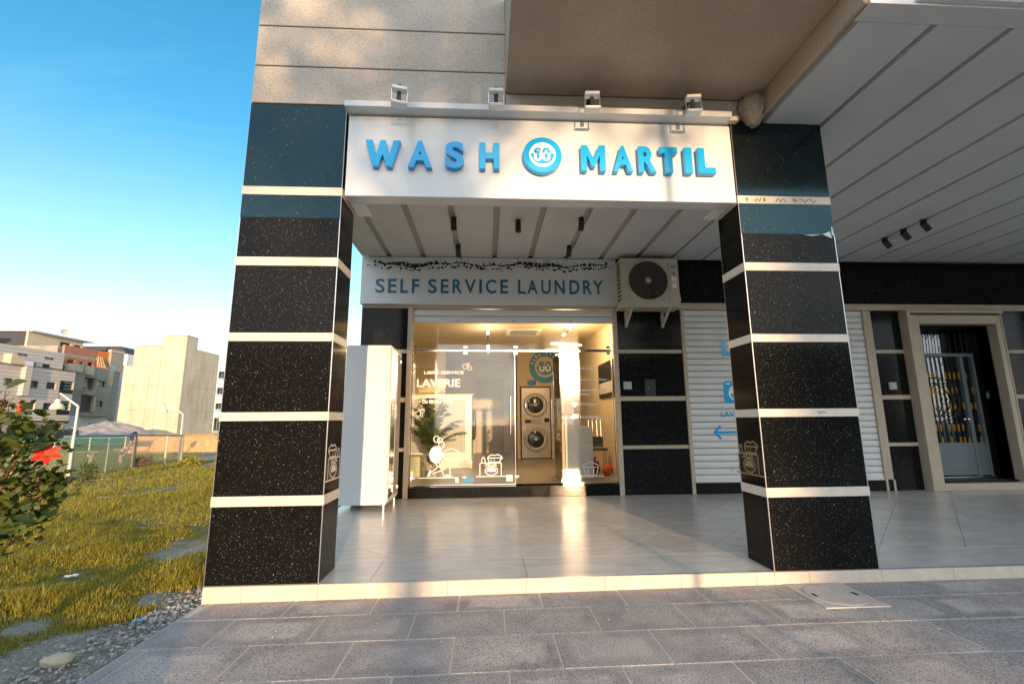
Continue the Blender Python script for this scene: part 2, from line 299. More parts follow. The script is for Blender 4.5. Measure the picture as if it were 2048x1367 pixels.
leafy('dry_bush', [(0.08, 0.075, 0.06), (0.13, 0.12, 0.10), (0.07, 0.08, 0.05)], 0.0)
leafy('pebble', [(0.20, 0.19, 0.18), (0.33, 0.31, 0.29), (0.45, 0.43, 0.40), (0.26, 0.22, 0.18), (0.16, 0.19, 0.20)], 0.0)
def ground_mat():
    m, t, p = newmat('ground'); pos = geo_pos(t)
    n = N(t, 'TexNoise', Scale=1.1, Detail=9.0, Roughness=0.62); t.links.new(pos, n.inputs['Vector'])
    f = N(t, 'TexNoise', Scale=38.0, Detail=5.0, Roughness=0.7); t.links.new(pos, f.inputs['Vector'])
    d = ramp(t, f.outputs['Fac'], [(0.3, (0.19, 0.155, 0.115)), (0.5, (0.34, 0.295, 0.235)), (0.72, (0.50, 0.45, 0.38))])
    g = ramp(t, f.outputs['Fac'], [(0.3, (0.10, 0.085, 0.012)), (0.55, (0.20, 0.17, 0.02)), (0.75, (0.30, 0.25, 0.05))])
    sx = t.nodes.new('ShaderNodeSeparateXYZ'); t.links.new(pos, sx.inputs[0])
    mr = N(t, 'MapRange'); mr.inputs['From Min'].default_value = -0.5; mr.inputs['From Max'].default_value = -1.6; mr.inputs['To Min'].default_value = -0.3; mr.inputs['To Max'].default_value = 0.0; t.links.new(sx.outputs[0], mr.inputs['Value'])
    ad_ = N(t, 'Math', operation='ADD'); t.links.new(n.outputs['Fac'], ad_.inputs[0]); t.links.new(mr.outputs[0], ad_.inputs[1])
    fac = ramp(t, ad_.outputs[0], [(0.33, (0, 0, 0)), (0.47, (1, 1, 1))])
    mx = N(t, 'Mix', data_type='RGBA'); t.links.new(fac.outputs[0], mx.inputs[0]); t.links.new(d.outputs[0], mx.inputs[6]); t.links.new(g.outputs[0], mx.inputs[7])
    t.links.new(mx.outputs[2], p.inputs['Base Color']); p.inputs['Roughness'].default_value = 0.95; bump(t, p, f.outputs['Fac'], 0.9, 0.03)
ground_mat()
mat('pitch_grass', (0.24, 0.215, 0.02), 0.9, var=0.35, scale=0.8, bmp=0.4, bscale=60)
mat('soil_bank', (0.52, 0.30, 0.13), 0.95, var=0.3, scale=3, bmp=0.9, bscale=6)
mat('rubble', (0.30, 0.27, 0.25), 0.95, var=0.3, scale=2, bmp=0.9, bscale=5)
mat('yard_gravel', (0.22, 0.215, 0.205), 0.95, var=0.3, scale=6, bmp=0.5, bscale=20)
def pot_mat():
    m, t, p = newmat('pot_ceramic'); pos = geo_pos(t)
    v = N(t, 'TexNoise', Scale=26.0, Detail=1.5, Distortion=2.2); t.links.new(pos, v.inputs['Vector'])
    r = ramp(t, v.outputs['Fac'], [(0.46, (0.02, 0.05, 0.15)), (0.50, (0.62, 0.55, 0.42)), (0.60, (0.66, 0.60, 0.48)), (0.63, (0.5, 0.28, 0.05))])
    t.links.new(r.outputs[0], p.inputs['Base Color']); p.inputs['Roughness'].default_value = 0.25
pot_mat()
mat('rock', (0.50, 0.43, 0.31), 0.9, var=0.2, scale=14, bmp=0.6, bscale=30)
mat('interior_floor', (0.30, 0.265, 0.22), 0.35, var=0.12, scale=3)

# ------------------------------------------------------------------ builders
LOC = {}
def emp(name, loc, label, cat, group=None, rz=0, kind=None):
    o = bpy.data.objects.new(name, None); COL.objects.link(o); o.location = loc; o.rotation_euler = (0, 0, rz)
    o.empty_display_size = 0.1; LOC[o.name] = Vector(loc)
    if kind: o['kind'] = kind
    return tag(o, label, cat, group)
def tag(o, label, cat=None, group=None):
    o['label'] = label
    if cat: o['category'] = cat
    if group: o['group'] = group
    return o
class MB:
    def __init__(s): s.v = []; s.f = []
    def add(s, vs, fs):
        b = len(s.v); s.v += [tuple(v) for v in vs]; s.f += [tuple(b+i for i in f) for f in fs]; return s
    def box(s, x0, x1, y0, y1, z0, z1):
        if x0 > x1: x0, x1 = x1, x0
        if y0 > y1: y0, y1 = y1, y0
        if z0 > z1: z0, z1 = z1, z0
        return s.add([(x0,y0,z0),(x1,y0,z0),(x1,y1,z0),(x0,y1,z0),(x0,y0,z1),(x1,y0,z1),(x1,y1,z1),(x0,y1,z1)],
                     [(0,3,2,1),(4,5,6,7),(0,1,5,4),(1,2,6,5),(2,3,7,6),(3,0,4,7)])
    def tube(s, a, b, r, n=8, r2=None):
        a = Vector(a); b = Vector(b); r2 = r if r2 is None else r2
        d = (b-a).normalized(); u = d.orthogonal().normalized(); w = d.cross(u)
        vs = []
        for p, q in ((a, r), (b, r2)):
            for i in range(n):
                t = 2*math.pi*i/n; vs.append(p+q*(math.cos(t)*u+math.sin(t)*w))
        return s.add(vs, [(i, (i+1) % n, n+(i+1) % n, n+i) for i in range(n)]+[tuple(range(n-1, -1, -1)), tuple(range(n, 2*n))])
    def path(s, pts, r, n=6, closed=False):
        pts = [Vector(p) for p in pts]; k = len(pts)
        for i in range(k if closed else k-1): s.tube(pts[i], pts[(i+1) % k], r if not callable(r) else r(i/k), n, r if not callable(r) else r((i+1)/k))
        return s
    def ring(s, c, axis, R, r, n=32, k=6):
        c = Vector(c); ax = Vector(axis).normalized(); u = ax.orthogonal().normalized(); w = ax.cross(u); vs = []
        for i in range(n):
            t = 2*math.pi*i/n; d = math.cos(t)*u+math.sin(t)*w
            for j in range(k):
                q = 2*math.pi*j/k; vs.append(c+d*(R+r*math.cos(q))+ax*r*math.sin(q))
        return s.add(vs, [(i*k+j, ((i+1) % n)*k+j, ((i+1) % n)*k+(j+1) % k, i*k+(j+1) % k) for i in range(n) for j in range(k)])
    def disc(s, c, axis, r, n=24):
        c = Vector(c); ax = Vector(axis).normalized(); u = ax.orthogonal().normalized(); w = ax.cross(u)
        return s.add([c+r*(math.cos(2*math.pi*i/n)*u+math.sin(2*math.pi*i/n)*w) for i in range(n)], [tuple(range(n))])
    def lathe(s, c, prof, n=24, axis='z'):
        c = Vector(c); vs = []; k = len(prof)
        for i in range(n):
            t = 2*math.pi*i/n
            for (r, h) in prof:
                p = (r*math.cos(t), r*math.sin(t), h)
                if axis == 'y': p = (p[0], p[2], p[1])
                if axis == 'x': p = (p[2], p[0], p[1])
                vs.append(c+Vector(p))
        return s.add(vs, [(i*k+j, ((i+1) % n)*k+j, ((i+1) % n)*k+j+1, i*k+j+1) for i in range(n) for j in range(k-1)])
    def prism(s, poly, y0, y1, axis='y'):
        n = len(poly)
        def P(a, b, d): return (a, d, b) if axis == 'y' else ((d, a, b) if axis == 'x' else (a, b, d))
        vs = [P(a, b, y0) for a, b in poly]+[P(a, b, y1) for a, b in poly]
        return s.add(vs, [tuple(range(n)), tuple(range(2*n-1, n-1, -1))]+[(i, i+n, (i+1) % n+n, (i+1) % n) for i in range(n)])
    def mesh(s, name, off=(0, 0, 0), bevel=0, smooth=False, seg=1):
        me = bpy.data.meshes.new(name); ox, oy, oz = off
        me.from_pydata([(x-ox, y-oy, z-oz) for x, y, z in s.v], [], s.f); me.update()
        bm = bmesh.new(); bm.from_mesh(me)
        bmesh.ops.recalc_face_normals(bm, faces=bm.faces)
        if bevel: bmesh.ops.bevel(bm, geom=[e for e in bm.edges if len(e.link_faces) == 2 and e.calc_face_angle(0) > 0.5], offset=bevel, segments=seg, affect='EDGES', clamp_overlap=True)
        bm.to_mesh(me); bm.free()
        if smooth:
            for p in me.polygons: p.use_smooth = True
            try: me.set_sharp_from_angle(angle=math.radians(40))
            except Exception: pass
        return me
    def build(s, name, material, parent=None, bevel=0, smooth=False, label=None, cat=None, group=None, kind=None, loc=None, seg=1):
        off = wl(parent) if parent else Vector((0, 0, 0))
        base = Vector(loc) if loc else off
        me = s.mesh(name, base, bevel, smooth, seg); me.materials.append(MATS[material])
        return link(name, me, parent, base-off if parent else base, label, cat, group, kind)
def wl(o): return LOC[o.name]
def link(name, me, parent=None, loc=(0, 0, 0), label=None, cat=None, group=None, kind=None):
    o = bpy.data.objects.new(name, me); COL.objects.link(o); o.location = loc
    LOC[o.name] = Vector(loc)+(wl(parent) if parent else Vector((0, 0, 0)))
    if parent: o.parent = parent
    if label: o['label'] = label
    if cat: o['category'] = cat
    if group: o['group'] = group
    if kind: o['kind'] = kind
    return o
def box(name, material, b, parent=None, bevel=0.003, **k): return MB().box(*b).build(name, material, parent, bevel=bevel, **k)
def voxwall(us, zs, holes, d0, d1, axis):
    """wall of thickness d0..d1 with rectangular openings, outer faces only; axis = normal axis 'x' or 'y'"""
    cu = sorted(set([round(u, 4) for u in us]+[round(h[i], 4) for h in holes for i in (0, 1)])); cz = sorted(set([round(z, 4) for z in zs]+[round(h[i], 4) for h in holes for i in (2, 3)]))
    nu, nz = len(cu)-1, len(cz)-1
    def solid(i, j):
        if not (0 <= i < nu and 0 <= j < nz): return False
        u = (cu[i]+cu[i+1])/2; z = (cz[j]+cz[j+1])/2
        return not any(h[0] < u < h[1] and h[2] < z < h[3] for h in holes)
    mb = MB()
    def P(u, d, z): return (d, u, z) if axis == 'x' else (u, d, z)
    for i in range(nu):
        for j in range(nz):
            if not solid(i, j): continue
            a, b, c, e = cu[i], cu[i+1], cz[j], cz[j+1]
            mb.add([P(a, d0, c), P(b, d0, c), P(b, d0, e), P(a, d0, e)], [(0, 1, 2, 3)]); mb.add([P(a, d1, c), P(b, d1, c), P(b, d1, e), P(a, d1, e)], [(3, 2, 1, 0)])
            for (di, dj, q) in ((-1, 0, ((a, c), (a, e))), (1, 0, ((b, c), (b, e))), (0, -1, ((a, c), (b, c))), (0, 1, ((a, e), (b, e)))):
                if not solid(i+di, j+dj):
                    (u1, z1), (u2, z2) = q; mb.add([P(u1, d0, z1), P(u2, d0, z2), P(u2, d1, z2), P(u1, d1, z1)], [(0, 1, 2, 3)])
    return mb
def text_mesh(body, x0, x1, z0, z1, bold=0.0, extrude=0.0, bevel=0.0, res=6):
    """mesh of a text fitted into x0..x1, z0..z1, in local XY; None keeps the natural proportion"""
    cu = bpy.data.curves.new('text', 'FONT'); cu.body = body; cu.size = 1; cu.offset = bold; cu.extrude = 0.5 if extrude else 0; cu.resolution_u = res
    o = bpy.data.objects.new('text', cu); COL.objects.link(o)
    dg = bpy.context.evaluated_depsgraph_get(); dg.update()
    me = bpy.data.meshes.new_from_object(o.evaluated_get(dg)); bpy.data.objects.remove(o)
    xs = [v.co.x for v in me.vertices]; ys = [v.co.y for v in me.vertices]
    a, b, c, d = min(xs), max(xs), min(ys), max(ys)
    sz = (z1-z0)/(d-c); sx = sz if x1 is None else (x1-x0)/(b-a)
    vs = [(x0+(v.co.x-a)*sx, z0+(v.co.y-c)*sz, v.co.z*2) for v in me.vertices]
    fs = [tuple(p.vertices) for p in me.polygons]; bpy.data.meshes.remove(me)
    return vs, fs
def text(name, body, x0, x1, z0, z1, y, material, parent, bold=0.0, depth=0.0015, res=6):
    """lettering on a wall that faces -Y, its front at y"""
    vs, fs = text_mesh(body, x0, x1, z0, z1, bold, 1, res=res)
    mb = MB(); mb.add([(a, y+(0 if h > 0 else depth), b) for a, b, h in vs], fs)
    return mb.build(name, material, parent)
def ribbon(mb, pts, w, P, closed=False, lift=0.0):
    """flat mitred stroke through 2-D pts; P maps (u, v, lift) to the world"""
    n = len(pts); pts = [Vector((a, b)) for a, b in pts]; L = []; Rr = []
    for i in range(n):
        if closed: p, q = pts[i-1], pts[(i+1) % n]
        else: p, q = pts[max(i-1, 0)], pts[min(i+1, n-1)]
        d1 = (pts[i]-p); d2 = (q-pts[i])
        if d1.length < 1e-7: d1 = d2
        if d2.length < 1e-7: d2 = d1
        d1.normalize(); d2.normalize(); t = d1+d2
        if t.length < 1e-3: t = d1
        t.normalize(); nn = Vector((-t.y, t.x)); k = 1/max(0.45, nn.dot(Vector((-d1.y, d1.x))))
        L.append(pts[i]+nn*w/2*k); Rr.append(pts[i]-nn*w/2*k)
    vs = [P(a.x, a.y, lift) for a in L]+[P(a.x, a.y, lift) for a in Rr]
    mb.add(vs, [(i, (i+1) % n, n+(i+1) % n, n+i) for i in range(n if closed else n-1)])
def arc(cx, cy, r, a0, a1, n=16, ry=None):
    ry = r if ry is None else ry
    return [(cx+r*math.cos(math.radians(a0+(a1-a0)*i/n)), cy+ry*math.sin(math.radians(a0+(a1-a0)*i/n))) for i in range(n+1)]
def copies(name, me, parent, locs, rots=None, scl=None):
    out = []
    for i, l in enumerate(locs):
        o = bpy.data.objects.new(name, me); COL.objects.link(o); o.location = l
        if rots: o.rotation_euler = rots[i]
        if scl: o.scale = scl[i]
        if parent: o.parent = parent
        out.append(o)
    return out
def G(x, y):
    s = min(max(-x/14, 0), 1); return -0.8*s*s*(3-2*s)-0.012
FL = 0.117; YW = 3.784
BANDS = [(0.675, 0.749), (1.316, 1.383), (1.950, 2.019), (2.587, 2.662), (3.218, 3.294)]

# ================================================================== SETTING
def make_ground():
    xs = [-140, -100, -80, -60, -45, -35, -30]+[-26+i for i in range(0, 14)]+[-12+0.5*i for i in range(0, 24)]+[0, 0.5, 1, 2, 4, 8, 16, 40, 140]
    ys = [-140, -80, -40, -20, -10, -6]+[-4+0.5*i for i in range(0, 60)]+[27, 30, 35, 42, 50, 60, 75, 95, 140, 320]
    mb = MB(); n = len(ys)
    vs = []
    for x in xs:
        for y in ys:
            z = G(x, y)
            if x < -0.15 and x > -14.5 and -4 < y < 30: z += 0.05*noise.noise(Vector((x*0.9, y*0.9, 0)))*min(1, -x/1.5)
            if x >= 0: z = -0.06
            vs.append((x, y, z))
    mb.add(vs, [(i*n+j, (i+1)*n+j, (i+1)*n+j+1, i*n+j+1) for i in range(len(xs)-1) for j in range(n-1)])
    return mb.build('ground', 'ground', smooth=True, kind='structure')
ground = make_ground()

# pavement: 60 x 40 cm slabs in half bond, mortar joints, falling slightly to the left
def slope(x): return 0.0055*min(max(x, 0), 4.0)
mb = MB()
px = [0.0, 4.0, 16.0]; vs = []
for x in px:
    for y in (0.0, -9.0): vs += [(x, y, slope(x)-0.003), (x, y, -0.25)]
mb.add(vs, [(0, 2, 6, 4), (4, 6, 10, 8), (0, 1, 3, 2), (2, 3, 7, 6), (6, 7, 11, 10), (8, 10, 11, 9), (0, 4, 5, 1), (4, 8, 9, 5)])
pavement = mb.build('pavement', 'mortar', kind='structure')
PAV = {}
def paver(x0, x1, y0, y1):
    w, d = round(x1-x0, 3), round(y0-y1, 3)
    if w < 0.03: return
    key = (w, d)
    if key not in PAV:
        g = 0.0045
        PAV[key] = MB().box(-w/2+g, w/2-g, -d/2+g, d/2-g, -0.03, 0.0).mesh('paver', bevel=0.004); PAV[key].materials.append(MATS['paver'])
    xc = (x0+x1)/2
    o = link('paver', PAV[key], pavement, (xc, (y0+y1)/2, slope(xc)+random.uniform(-0.0012, 0.0012)))
    o.rotation_euler = (random.uniform(-1, 1)*0.002, -0.0055 if xc < 4 else 0, 0)
rows = [0, -0.302, -0.69, -1.095, -1.495, -1.895, -2.295, -2.695]
offs = [0.083, 0.404, 0.093, 0.404, 0.10, 0.40, 0.10]
for r in range(7):
    x = offs[r]-0.6
    while x < 9.0:
        paver(max(x, 0.004), x+0.6, rows[r], rows[r+1]); x += 0.6

# porch floor: 1.2 m border tiles along the step, diagonal 60 cm tiles behind
porch_floor = MB().box(0, 16, 0.012, YW+0.02, -0.1, FL-0.0025).build('porch_floor', 'tile_grout', kind='structure')
def clip(poly, x0, x1, y0, y1):
    for (ax, v, sg) in ((0, x0, 1), (0, x1, -1), (1, y0, 1), (1, y1, -1)):
        out = []
        for i in range(len(poly)):
            a, b = poly[i], poly[(i+1) % len(poly)]; da, db = sg*(a[ax]-v), sg*(b[ax]-v)
            if da >= 0: out.append(a)
            if (da >= 0) != (db >= 0):
                t = da/(da-db); out.append((a[0]+t*(b[0]-a[0]), a[1]+t*(b[1]-a[1])))
        poly = out
        if len(poly) < 3: return []
    return poly
def floor_tile(poly):
    z = random.uniform(-0.0004, 0.0004)
    MB().prism(poly, FL-0.02, FL+z, 'z').build('floor_tile', 'floor_tile', porch_floor)
g = 0.0024; k = 0
x = 0.0
while x < 12:
    floor_tile([(x+g, 0.014), (x+1.2-g, 0.014), (x+1.2-g, 0.53-g), (x+g, 0.53-g)]); x += 1.2
for a in range(-6, 17):
    for b in range(-1, 22):
        c0 = 2.6+0.8485*(a-3); e0 = 2.69+0.8485*(b-3); h = 0.8485; q = g*1.414
        c1, c2, e1, e2 = c0+q, c0+h-q, e0+q, e0+h-q
        pts = [((e+c)/2, (e-c)/2) for (c, e) in ((c1, e1), (c2, e1), (c2, e2), (c1, e2))]
        pl = clip(pts, 0.004, 12.0, 0.53+g, YW-0.004)
        if len(pl) >= 3: floor_tile(pl)
porch_step = MB().box(0, 16, 0.008, 0.03, -0.1, FL-0.004).build('porch_step', 'tile_grout', kind='structure')
xs = [0.0, 0.279, 0.832, 1.185, 1.79, 2.386, 2.992, 3.593, 4.194, 4.345, 4.628, 5.226, 5.83, 6.43, 7.03, 7.63, 8.23, 8.83, 9.43]
for a, b in zip(xs, xs[1:]): box('riser_tile', 'riser_tile', (a+0.001, b-0.001, -0.002, 0.0075, -0.06, FL-0.006), porch_step, bevel=0.0015)
for a, b in ((0.836, 4.345), (5.22, 12)): box('edge_trim', 'steel_trim', (a, b, -0.004, 0.0135, FL-0.0055, FL+0.0015), porch_step, bevel=0.001)

# porch ceiling: white panels with recessed slots between them
porch_ceiling = MB().box(0, 16, 0.16, YW, 4.072, 4.14).box(4.62, 16, -1.23, 0.158, 4.072, 4.14).build('porch_ceiling', 'ceiling_slot', kind='structure')
cuts = [0.45, 1.02, 1.61, 2.21, 2.82, 3.43, 4.03, 4.64, 5.24, 5.82, 6.41, 7.0, 7.59, 8.2, 8.83, 9.40, 9.96, 10.55, 11.1, 11.7]
prev = 0.0
for i, c in enumerate(cuts+[12.6]):
    hw = 0.042 if c < 4.7 else 0.026
    x0 = prev; x1 = c-hw if c < 12.5 else 12.6
    y0 = 0.16 if c <= 4.64 else -1.10
    y1 = 3.66 if c < 9.5 else 3.58
    if i == 8:
        box('ceiling_panel', 'ceiling_white', (x0, x1, -1.10, 3.66, 4.03, 4.0715), porch_ceiling, bevel=0.002)
    elif i == 7: box('ceiling_panel', 'ceiling_white', (x0, x1, 0.38, 3.66, 4.03, 4.0715), porch_ceiling, bevel=0.002)
    else: box('ceiling_panel', 'ceiling_white', (x0, x1, y0, y1, 4.03, 4.0715), porch_ceiling, bevel=0.002)
    prev = c+hw
box('ceiling_panel', 'ceiling_white', (4.64, 12.6, -1.25, -1.102, 4.03, 4.0715), porch_ceiling, bevel=0.002)

# ================================================================== THE HOST BUILDING
bld = emp('corner_building', (0, 0, 0), 'beige rendered corner building over a porch, with grooved upper wall and balcony', 'building')
# upper wall in courses with grooves
zc = [4.085, 4.462, 4.874, 5.29, 5.70, 6.11, 6.52, 7.4]
MB().box(0.02, 16, 0.03, 12.9, 4.16, 9.0).build('wall_core', 'stucco', bld)
for a, b in zip(zc, zc[1:]): box('wall_course', 'stucco', (0.0, 2.25, -0.002, 0.03, a+0.006, b-0.006), bld, bevel=0.004)
box('wall_course', 'stucco', (2.255, 4.62, 0.0, 0.03, 4.066, 4.25), bld)
box('wall_lintel', 'stucco', (0.0, 4.62, 0.06, 0.16, 4.03, 4.158), bld)
# balcony slab and rendered front
bal = box('balcony', 'stucco', (2.25, 4.6, -1.25, -0.002, 4.262, 5.25), bld, bevel=0.006)
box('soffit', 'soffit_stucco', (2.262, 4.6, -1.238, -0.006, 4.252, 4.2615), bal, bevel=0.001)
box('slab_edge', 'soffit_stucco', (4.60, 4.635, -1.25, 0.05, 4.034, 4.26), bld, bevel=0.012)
box('upper_balcony', 'stucco', (4.64, 16, -1.22, -0.002, 4.16, 5.25), bld)
led = box('stone_ledge', 'white_stone', (4.95, 13, -1.30, -1.255, 4.045, 4.075), bld, bevel=0.012)
x = 4.66; i = 0
while x < 10.5:
    for rr_ in range(3):
        w = random.uniform(0.32, 0.5); z0 = 4.08+0.24*rr_
        box('stone_block', 'white_stone', (x+random.uniform(0, .02), x+0.46, -1.252-random.uniform(0, .02), -1.222, z0, z0+0.232), bld, bevel=0.012)
    x += 0.47
# rough plaster lump on the corner of the sign
bm = bmesh.new(); bmesh.ops.create_icosphere(bm, subdivisions=4, radius=1)
for v in bm.verts:
    n_ = 1+0.18*noise.noise(v.co*2.3)+0.07*noise.noise(v.co*7)
    v.co = Vector((v.co.x*0.105*n_*(1.15 if v.co.z > 0 else 0.9), v.co.y*0.11*n_, v.co.z*0.17*n_))
me = bpy.data.meshes.new('plaster_lump'); bm.to_mesh(me); bm.free(); me.materials.append(MATS['soffit_stucco'])
for p in me.polygons: p.use_smooth = True
link('plaster_lump', me, bld, (4.54, -0.055, 4.12))
# shop wall backing with openings, end walls
voxwall([0, 16], [-0.1, 4.05], [(0.78, 4.27, 0.284, 3.2), (9.6, 11.02, 0.27, 2.913)], 3.81, 4.02, 'y').build('shop_wall', 'black_metal', bld)
MB().box(0, 0.1, 4.03, 12.9, -0.1, 4.15).box(15.9, 16, 0.4, 12.9, -0.1, 4.15).build('end_wall', 'stucco', bld)
MB().box(0, 16, 12.9, 13.1, -0.1, 9.0).build('rear_wall', 'stucco', bld)
def wall_panel(x0, x1, z0, z1, m='granite'): box('granite_slab', m, (x0, x1, YW, 3.808, z0, z1), bld, bevel=0.002)
def wall_band(x0, x1, z0, z1): box('cream_band', 'cream_frame', (x0, x1, YW-0.008, 3.808, z0, z1), bld, bevel=0.002)
WB = [(0.834, 0.890), (1.613, 1.687), (2.411, 2.471)]
def granite_column(x0, x1, ztop=3.165):
    z = FL
    for a, b in WB: wall_panel(x0, x1, z+0.002, a-0.002); wall_band(x0, x1, a, b); z = b
    wall_panel(x0, x1, z+0.002, ztop)
granite_column(0.02, 0.768); granite_column(4.292, 5.40); granite_column(8.838, 9.36); granite_column(11.16, 11.75)
# granite step under the shop glass and the plinths of the shutters
box('granite_step', 'granite', (0.772, 4.25, 3.772, 4.02, FL, 0.284), bld)
for a, b in ((5.462, 8.66), (11.80, 15)): box('granite_plinth', 'granite', (a, b, 3.745, 3.808, FL, 0.290), bld)
# black lintel over the shutters
x = 5.46
for w in (1.2, 1.2, 1.2, 1.2, 1.2, 1.2, 1.2, 1.2): box('granite_lintel', 'granite', (x+.001, x+w-.001, YW-0.012, 3.808, 3.285, 4.028), bld, bevel=0.002); x += w
box('cream_cornice', 'cream_frame', (5.40, 15, YW-0.035, 3.808, 3.17, 3.283), bld, bevel=0.004)
box('cream_cornice', 'cream_frame', (0.02, 5.398, YW-0.03, 3.808, 3.168, 3.215), bld, bevel=0.004)
for a, b in ((0.772, 0.850), (4.212, 4.290), (5.402, 5.458), (11.752, 11.80)): box('cream_jamb', 'cream_frame', (a, b, YW-0.028, 3.808, FL, 3.166), bld, bevel=0.003)
box('cream_jamb', 'cream_frame', (8.664, 8.705, YW-0.045, 3.808, FL, 3.168), bld, bevel=0.003)
box('cream_jamb', 'cream_frame', (8.705, 8.836, YW-0.012, 3.808, 0.297, 3.168), bld, bevel=0.003)
box('granite_plinth', 'granite', (8.706, 8.80, YW-0.03, 3.808, FL, 0.295), bld)
box('cream_jamb', 'cream_frame', (8.80, 8.836, YW-0.04, 3.808, FL, 0.296), bld, bevel=0.003)
# room behind the glass
MB().box(0.1, 0.32, 4.03, 12.7, 0.0, 3.4).build('room_wall', 'interior_wall', bld)
MB().box(4.50, 4.7, 4.03, 12.7, 0.0, 3.4).build('room_wall', 'interior_wall', bld)
MB().box(0.32, 4.5, 12.0, 12.3, 0.0, 3.4).build('room_wall', 'interior_wall', bld)
voxwall([2.92, 4.5], [0.28, 3.2], [(3.0, 3.86, 0.28, 2.24)], 9.0, 9.15, 'y').build('room_wall', 'interior_wall', bld)
MB().box(2.92, 3.0, 9.16, 12, 0.28, 3.2).box(3.0, 3.86, 9.9, 10.0, 0.28, 2.24).build('room_wall', 'interior_wall', bld)
voxwall([1.0, 2.915], [0.28, 3.2], [(1.70, 2.64, 0.28, 2.66)], 11.45, 11.6, 'y').build('room_wall', 'interior_wall', bld)
MB().box(0.32, 0.998, 8.2, 8.4, 0.28, 3.2).build('room_wall', 'interior_wall', bld)
MB().box(0.32, 4.5, 4.03, 12.0, 3.2, 3.4).build('room_ceiling', 'interior_wall', bld)
MB().box(0.32, 4.5, 4.022, 12.0, 0.05, 0.283).build('room_floor', 'interior_floor', bld)
# gate recess
MB().box(9.4, 9.6, 4.025, 6, 0.1, 3.1).build('recess_wall', 'granite', bld)
MB().box(11.02, 11.2, 3.83, 6, 0.1, 3.1).build('recess_wall', 'granite', bld)
MB().box(9.6, 11.02, 3.83, 6, 2.915, 3.1).build('recess_wall', 'black_metal', bld)
MB().box(9.6, 11.02, 5.9, 6, 0.1, 2.91).build('recess_wall', 'black_metal', bld)
box('granite_sill', 'granite', (9.598, 11.03, 3.752, 5.9, 0.235, 0.268), bld)

# ================================================================== PILLARS
def pillar(x0, x1, ztop, label, film):
    p = emp('striped_pillar', (x0, 0, FL), label, 'pillar', 'black and cream striped pillars of the porch')
    y1 = 0.37; t = 0.02
    MB().box(x0+0.012, x1-0.012, 0.012, y1-0.012, FL+0.001, ztop-0.004).build('core', 'black_metal', p)
    z = FL; courses = []
    for a, b in BANDS:
        courses.append((z+0.002, a-0.001)); z = b+0.001
        pass
    courses.append((z, ztop))
    def faces(name, m, z0, z1, d=0.0):
        box(name, m, (x0+0.006-d, x1-0.006+d, 0.0-d, 0.0115, z0, z1), p, bevel=0.0015)
        box(name, m, (x0+0.006-d, x1-0.006+d, y1-0.0115, y1+d, z0, z1), p, bevel=0.0015)
        box(name, m, (x0-d, x0+0.0115, 0.006, y1-0.006, z0, z1), p, bevel=0.0015)
        box(name, m, (x1-0.0115, x1+d, 0.006, y1-0.006, z0, z1), p, bevel=0.0015)
    for a, b in courses: faces('granite_slab', 'granite', a, b)
    for a, b in BANDS:
        box('cream_band', 'cream_stone', (x0-0.004, x1+0.004, -0.004, 0.0118, a, b), p, bevel=0.002)
        box('cream_band', 'cream_stone', (x0-0.004, x1+0.004, y1-0.0118, y1+0.004, a, b), p, bevel=0.002)
        box('cream_band', 'cream_stone', (x0-0.004, x0+0.0118, 0.0122, y1-0.0122, a, b), p, bevel=0.002)
        box('cream_band', 'cream_stone', (x1-0.0118, x1+0.004, 0.0122, y1-0.0122, a, b), p, bevel=0.002)
    for cx in (x0, x1):
        for cy in (0, y1):
            for a, b in courses: MB().box(cx-0.0035+(0.0035 if cx == x0 else -0.0035), cx+0.0035+(0.0035 if cx == x0 else -0.0035), cy-0.0025+(0.0035 if cy == 0 else -0.0035), cy+0.0025+(0.0035 if cy == 0 else -0.0035), a, b).build('corner_trim', 'steel_trim', p)
    for a, b in film: box('protective_film', 'film_granite', (x0+0.004, x1-0.004, -0.0035, -0.0006, a, b), p, bevel=0)
    return p
pl = pillar(0.0, 0.833, 4.08, 'left striped granite pillar at the grass edge, below the beige upper wall', [(3.01, 3.214), (3.298, 4.075)])
pr_ = pillar(4.348, 5.216, 4.028, 'right striped granite pillar with torn film near its top, in front of the roller shutter', [(2.93, 3.214), (3.298, 4.02)])
# torn scraps of film and glue marks on the right pillar
def PY(y): return lambda u, v, l: (u, y-l, v)
MB().prism([(4.92, 2.925), (5.10, 2.93), (5.185, 2.895), (5.17, 2.96), (5.10, 2.932), (5.0, 2.915)], -0.006, -0.0037).build('film_scrap', 'white_scrap', pr_)
MB().prism([(5.185, 2.93), (5.205, 2.915), (5.20, 3.0), (5.19, 3.01)], -0.006, -0.0037).build('film_scrap', 'white_scrap', pr_)
for (xa, xb) in ((4.42, 4.44), (4.50, 4.57), (4.585, 4.60), (4.70, 4.79), (4.86, 4.90), (4.92, 5.08)):
    mb = MB(); pts = [(xa+(xb-xa)*i/6, 3.255+0.02*math.sin(i*2.1+xa*9)) for i in range(7)]; ribbon(mb, pts, 0.010, PY(-0.0046)); mb.build('glue_mark', 'residue', pr_)
mb = MB(); ribbon(mb, [(4.86, 1.365), (4.865, 1.345), (4.875, 1.36), (4.87, 1.335), (4.885, 1.35), (4.89, 1.362), (4.90, 1.345), (4.91, 1.358), (4.92, 1.345), (4.935, 1.36)], 0.004, PY(-0.0046)); mb.build('pen_scribble', 'black_print', pr_)

